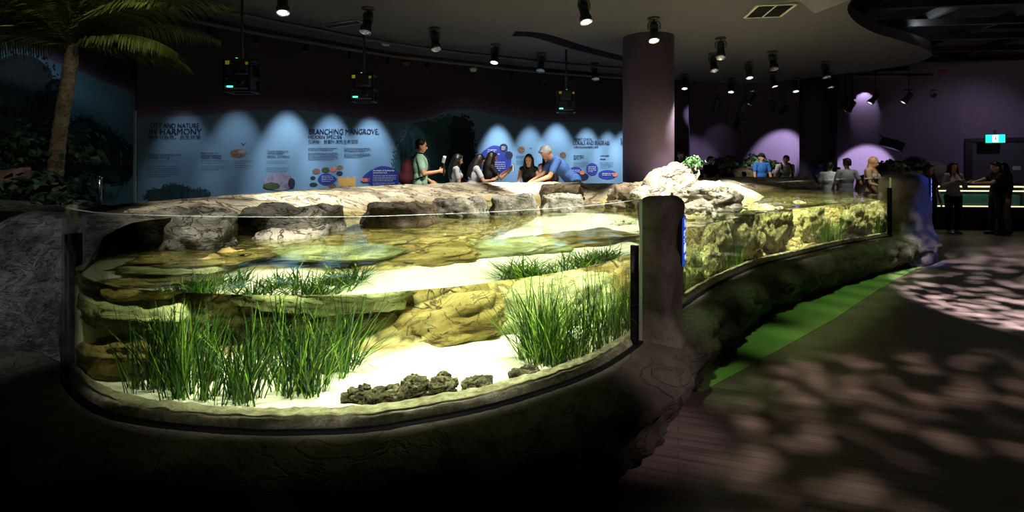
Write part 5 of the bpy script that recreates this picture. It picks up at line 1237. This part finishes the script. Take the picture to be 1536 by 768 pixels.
# added green lamps without fixtures, casting the glow along the kerb foot
for p in resample([Vector(v) for v in ((1.55, 3.62), (1.98, 4.0), (3.26, 5.12), (4.2, 5.98), (5.2, 6.85), (6.0, 7.5))], 11):
    led('added_green_light', (p.x+.30, p.y-.35, 3.6), (p.x-.12, p.y+.12, 0), 130, 18, 1.0, (.62, 1, .36), .03)
led('palm_light', (-3.6, 4.6, 3.6), (-5.0, 6.0, 2.7), 30, 70, .8, (1, .95, .7), .1)
led('rock_fill', (-3.4, .8, 3.2), (-2.95, 3.0, .95), 130, 22, .8, (.9, .9, 1), .1)  # added fill lamp that lifts the side rock wall
led('planting_light', (-4.0, 3.8, 3.7), (-4.8, 4.9, 1.2), 30, 60, .8, (.9, .95, .85), .1)
led('kerb_light', (2.3, .6, 3.6), (1.0, 3.25, .62), 110, 22, .9, (1, .78, .78), .05)
led('kerb_light', (3.0, 1.2, 3.3), (.85, 2.95, .22), 240, 15, .9, (1, .76, .78), .05)
led('ceiling_fill', (7.5, 9.5, 4.10), (8.5, 9.5, 4.9), 30, 150, .6, (.85, .95, 1), .1)  # added upward fill lamp, brightens the upper ceiling between the beams
def gobo(c, target, power, size, seed, thr, hole, label, col, half=.30, rad=.006):
    """added out-of-view lamp and pierced plate, shaped to throw leafy light patches"""
    c = Vector(c); d = (Vector(target)-c).normalized(); R = d.to_track_quat('-Z', 'Y').to_matrix(); n = 170; dist = .30; mb = MB()
    for i in range(n+1):
        for j in range(n+1): mb.v.append(tuple(R @ Vector(((i/n-.5)*2*half, (j/n-.5)*2*half, -dist))))
    for i in range(n):
        for j in range(n):
            x = (i/n-.5)*2*half; y = (j/n-.5)*2*half; v = noise.fractal(Vector((x*hole, y*hole*1.3, seed)), 1, 2.2, 3)+.45*noise.noise(Vector((x*9, y*9, seed+4)))
            if v < thr or abs(i-n/2) > n*.47 or abs(j-n/2) > n*.47: a = i*(n+1)+j; mb.f.append((a, a+n+1, a+n+2, a+1)); mb.m.append(0)
    root = empty('added_dapple_rig', c, label=label, cat='spotlight')
    mb.build('pierced_plate', M_black, root, smooth=False); root.children[0].location = (0, 0, 0)
    for v in root.children[0].data.vertices: pass
    b = MB()
    for sx, sy, w, h in ((1, 0, .01, 2*half), (-1, 0, .01, 2*half), (0, 1, 2*half, .01), (0, -1, 2*half, .01)): b.box(R @ Vector((sx*half, sy*half, -dist/2)), (w, h, dist+.02), R)
    b.box(R @ Vector((0, 0, .07)), (2*half, 2*half, .02), R)
    b.tube([R @ Vector((0, 0, .07)), Vector((0, 0, 3.86-c.z))], .02, 6)
    b.build('housing', M_black, root, smooth=False)
    l = spot('added_dapple_light', c, target, power, size, .3, col, rad); return root
gobo((3.0, 4.8, 3.5), (7.7, 5.6, 0), 8500, 60, 3, .22, 92, 'added unseen pattern projector over the long pane, dappling the floor', (1, .86, .92))
gobo((2.0, 3.9, 3.5), (3.3, 2.0, 0), 430, 72, 8, .27, 50, 'added unseen pattern projector over the near rock pillar, dappling the floor', (1, .76, .64), rad=.009)
# smooth floor strip by the kerb, green tank light painted into its colour
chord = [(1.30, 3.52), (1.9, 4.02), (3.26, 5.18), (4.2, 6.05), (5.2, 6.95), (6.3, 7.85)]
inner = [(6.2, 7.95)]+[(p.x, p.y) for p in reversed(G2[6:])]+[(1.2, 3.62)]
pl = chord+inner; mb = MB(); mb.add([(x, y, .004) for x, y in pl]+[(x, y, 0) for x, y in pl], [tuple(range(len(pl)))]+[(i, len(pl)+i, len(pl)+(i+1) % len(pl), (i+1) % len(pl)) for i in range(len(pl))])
mb.build('floor_painted_glow', plain('floor_green_light_paint', lin('#7fa060'), .3), smooth=False, kind='structure')
wd_ = bpy.data.worlds.new('room_dark'); SC.world = wd_; wd_.use_nodes = True; wd_.node_tree.nodes['Background'].inputs[0].default_value = (.5, .55, .7, 1); wd_.node_tree.nodes['Background'].inputs[1].default_value = .008

# ------------------------------------------------------------------ camera
cd = bpy.data.cameras.new('camera'); cam = bpy.data.objects.new('camera', cd); COL.objects.link(cam)
cam.location = (0, 0, EYE); cam.rotation_euler = (pi/2, 0, 0); cd.sensor_width = 36; cd.lens = 18; cd.shift_y = -(384-HZ)/1536; cd.clip_start = .05; cd.clip_end = 100
SC.camera = cam
SC.view_settings.view_transform = 'Standard'; SC.view_settings.look = 'None'; SC.view_settings.exposure = 0; SC.view_settings.gamma = 1; SC.view_settings.use_curve_mapping = False
SC.cycles.max_bounces = 10; SC.cycles.transmission_bounces = 8; SC.cycles.transparent_max_bounces = 12; SC.cycles.diffuse_bounces = 3; SC.cycles.glossy_bounces = 4
SC.cycles.use_denoising = True; SC.cycles.sample_clamp_indirect = 40
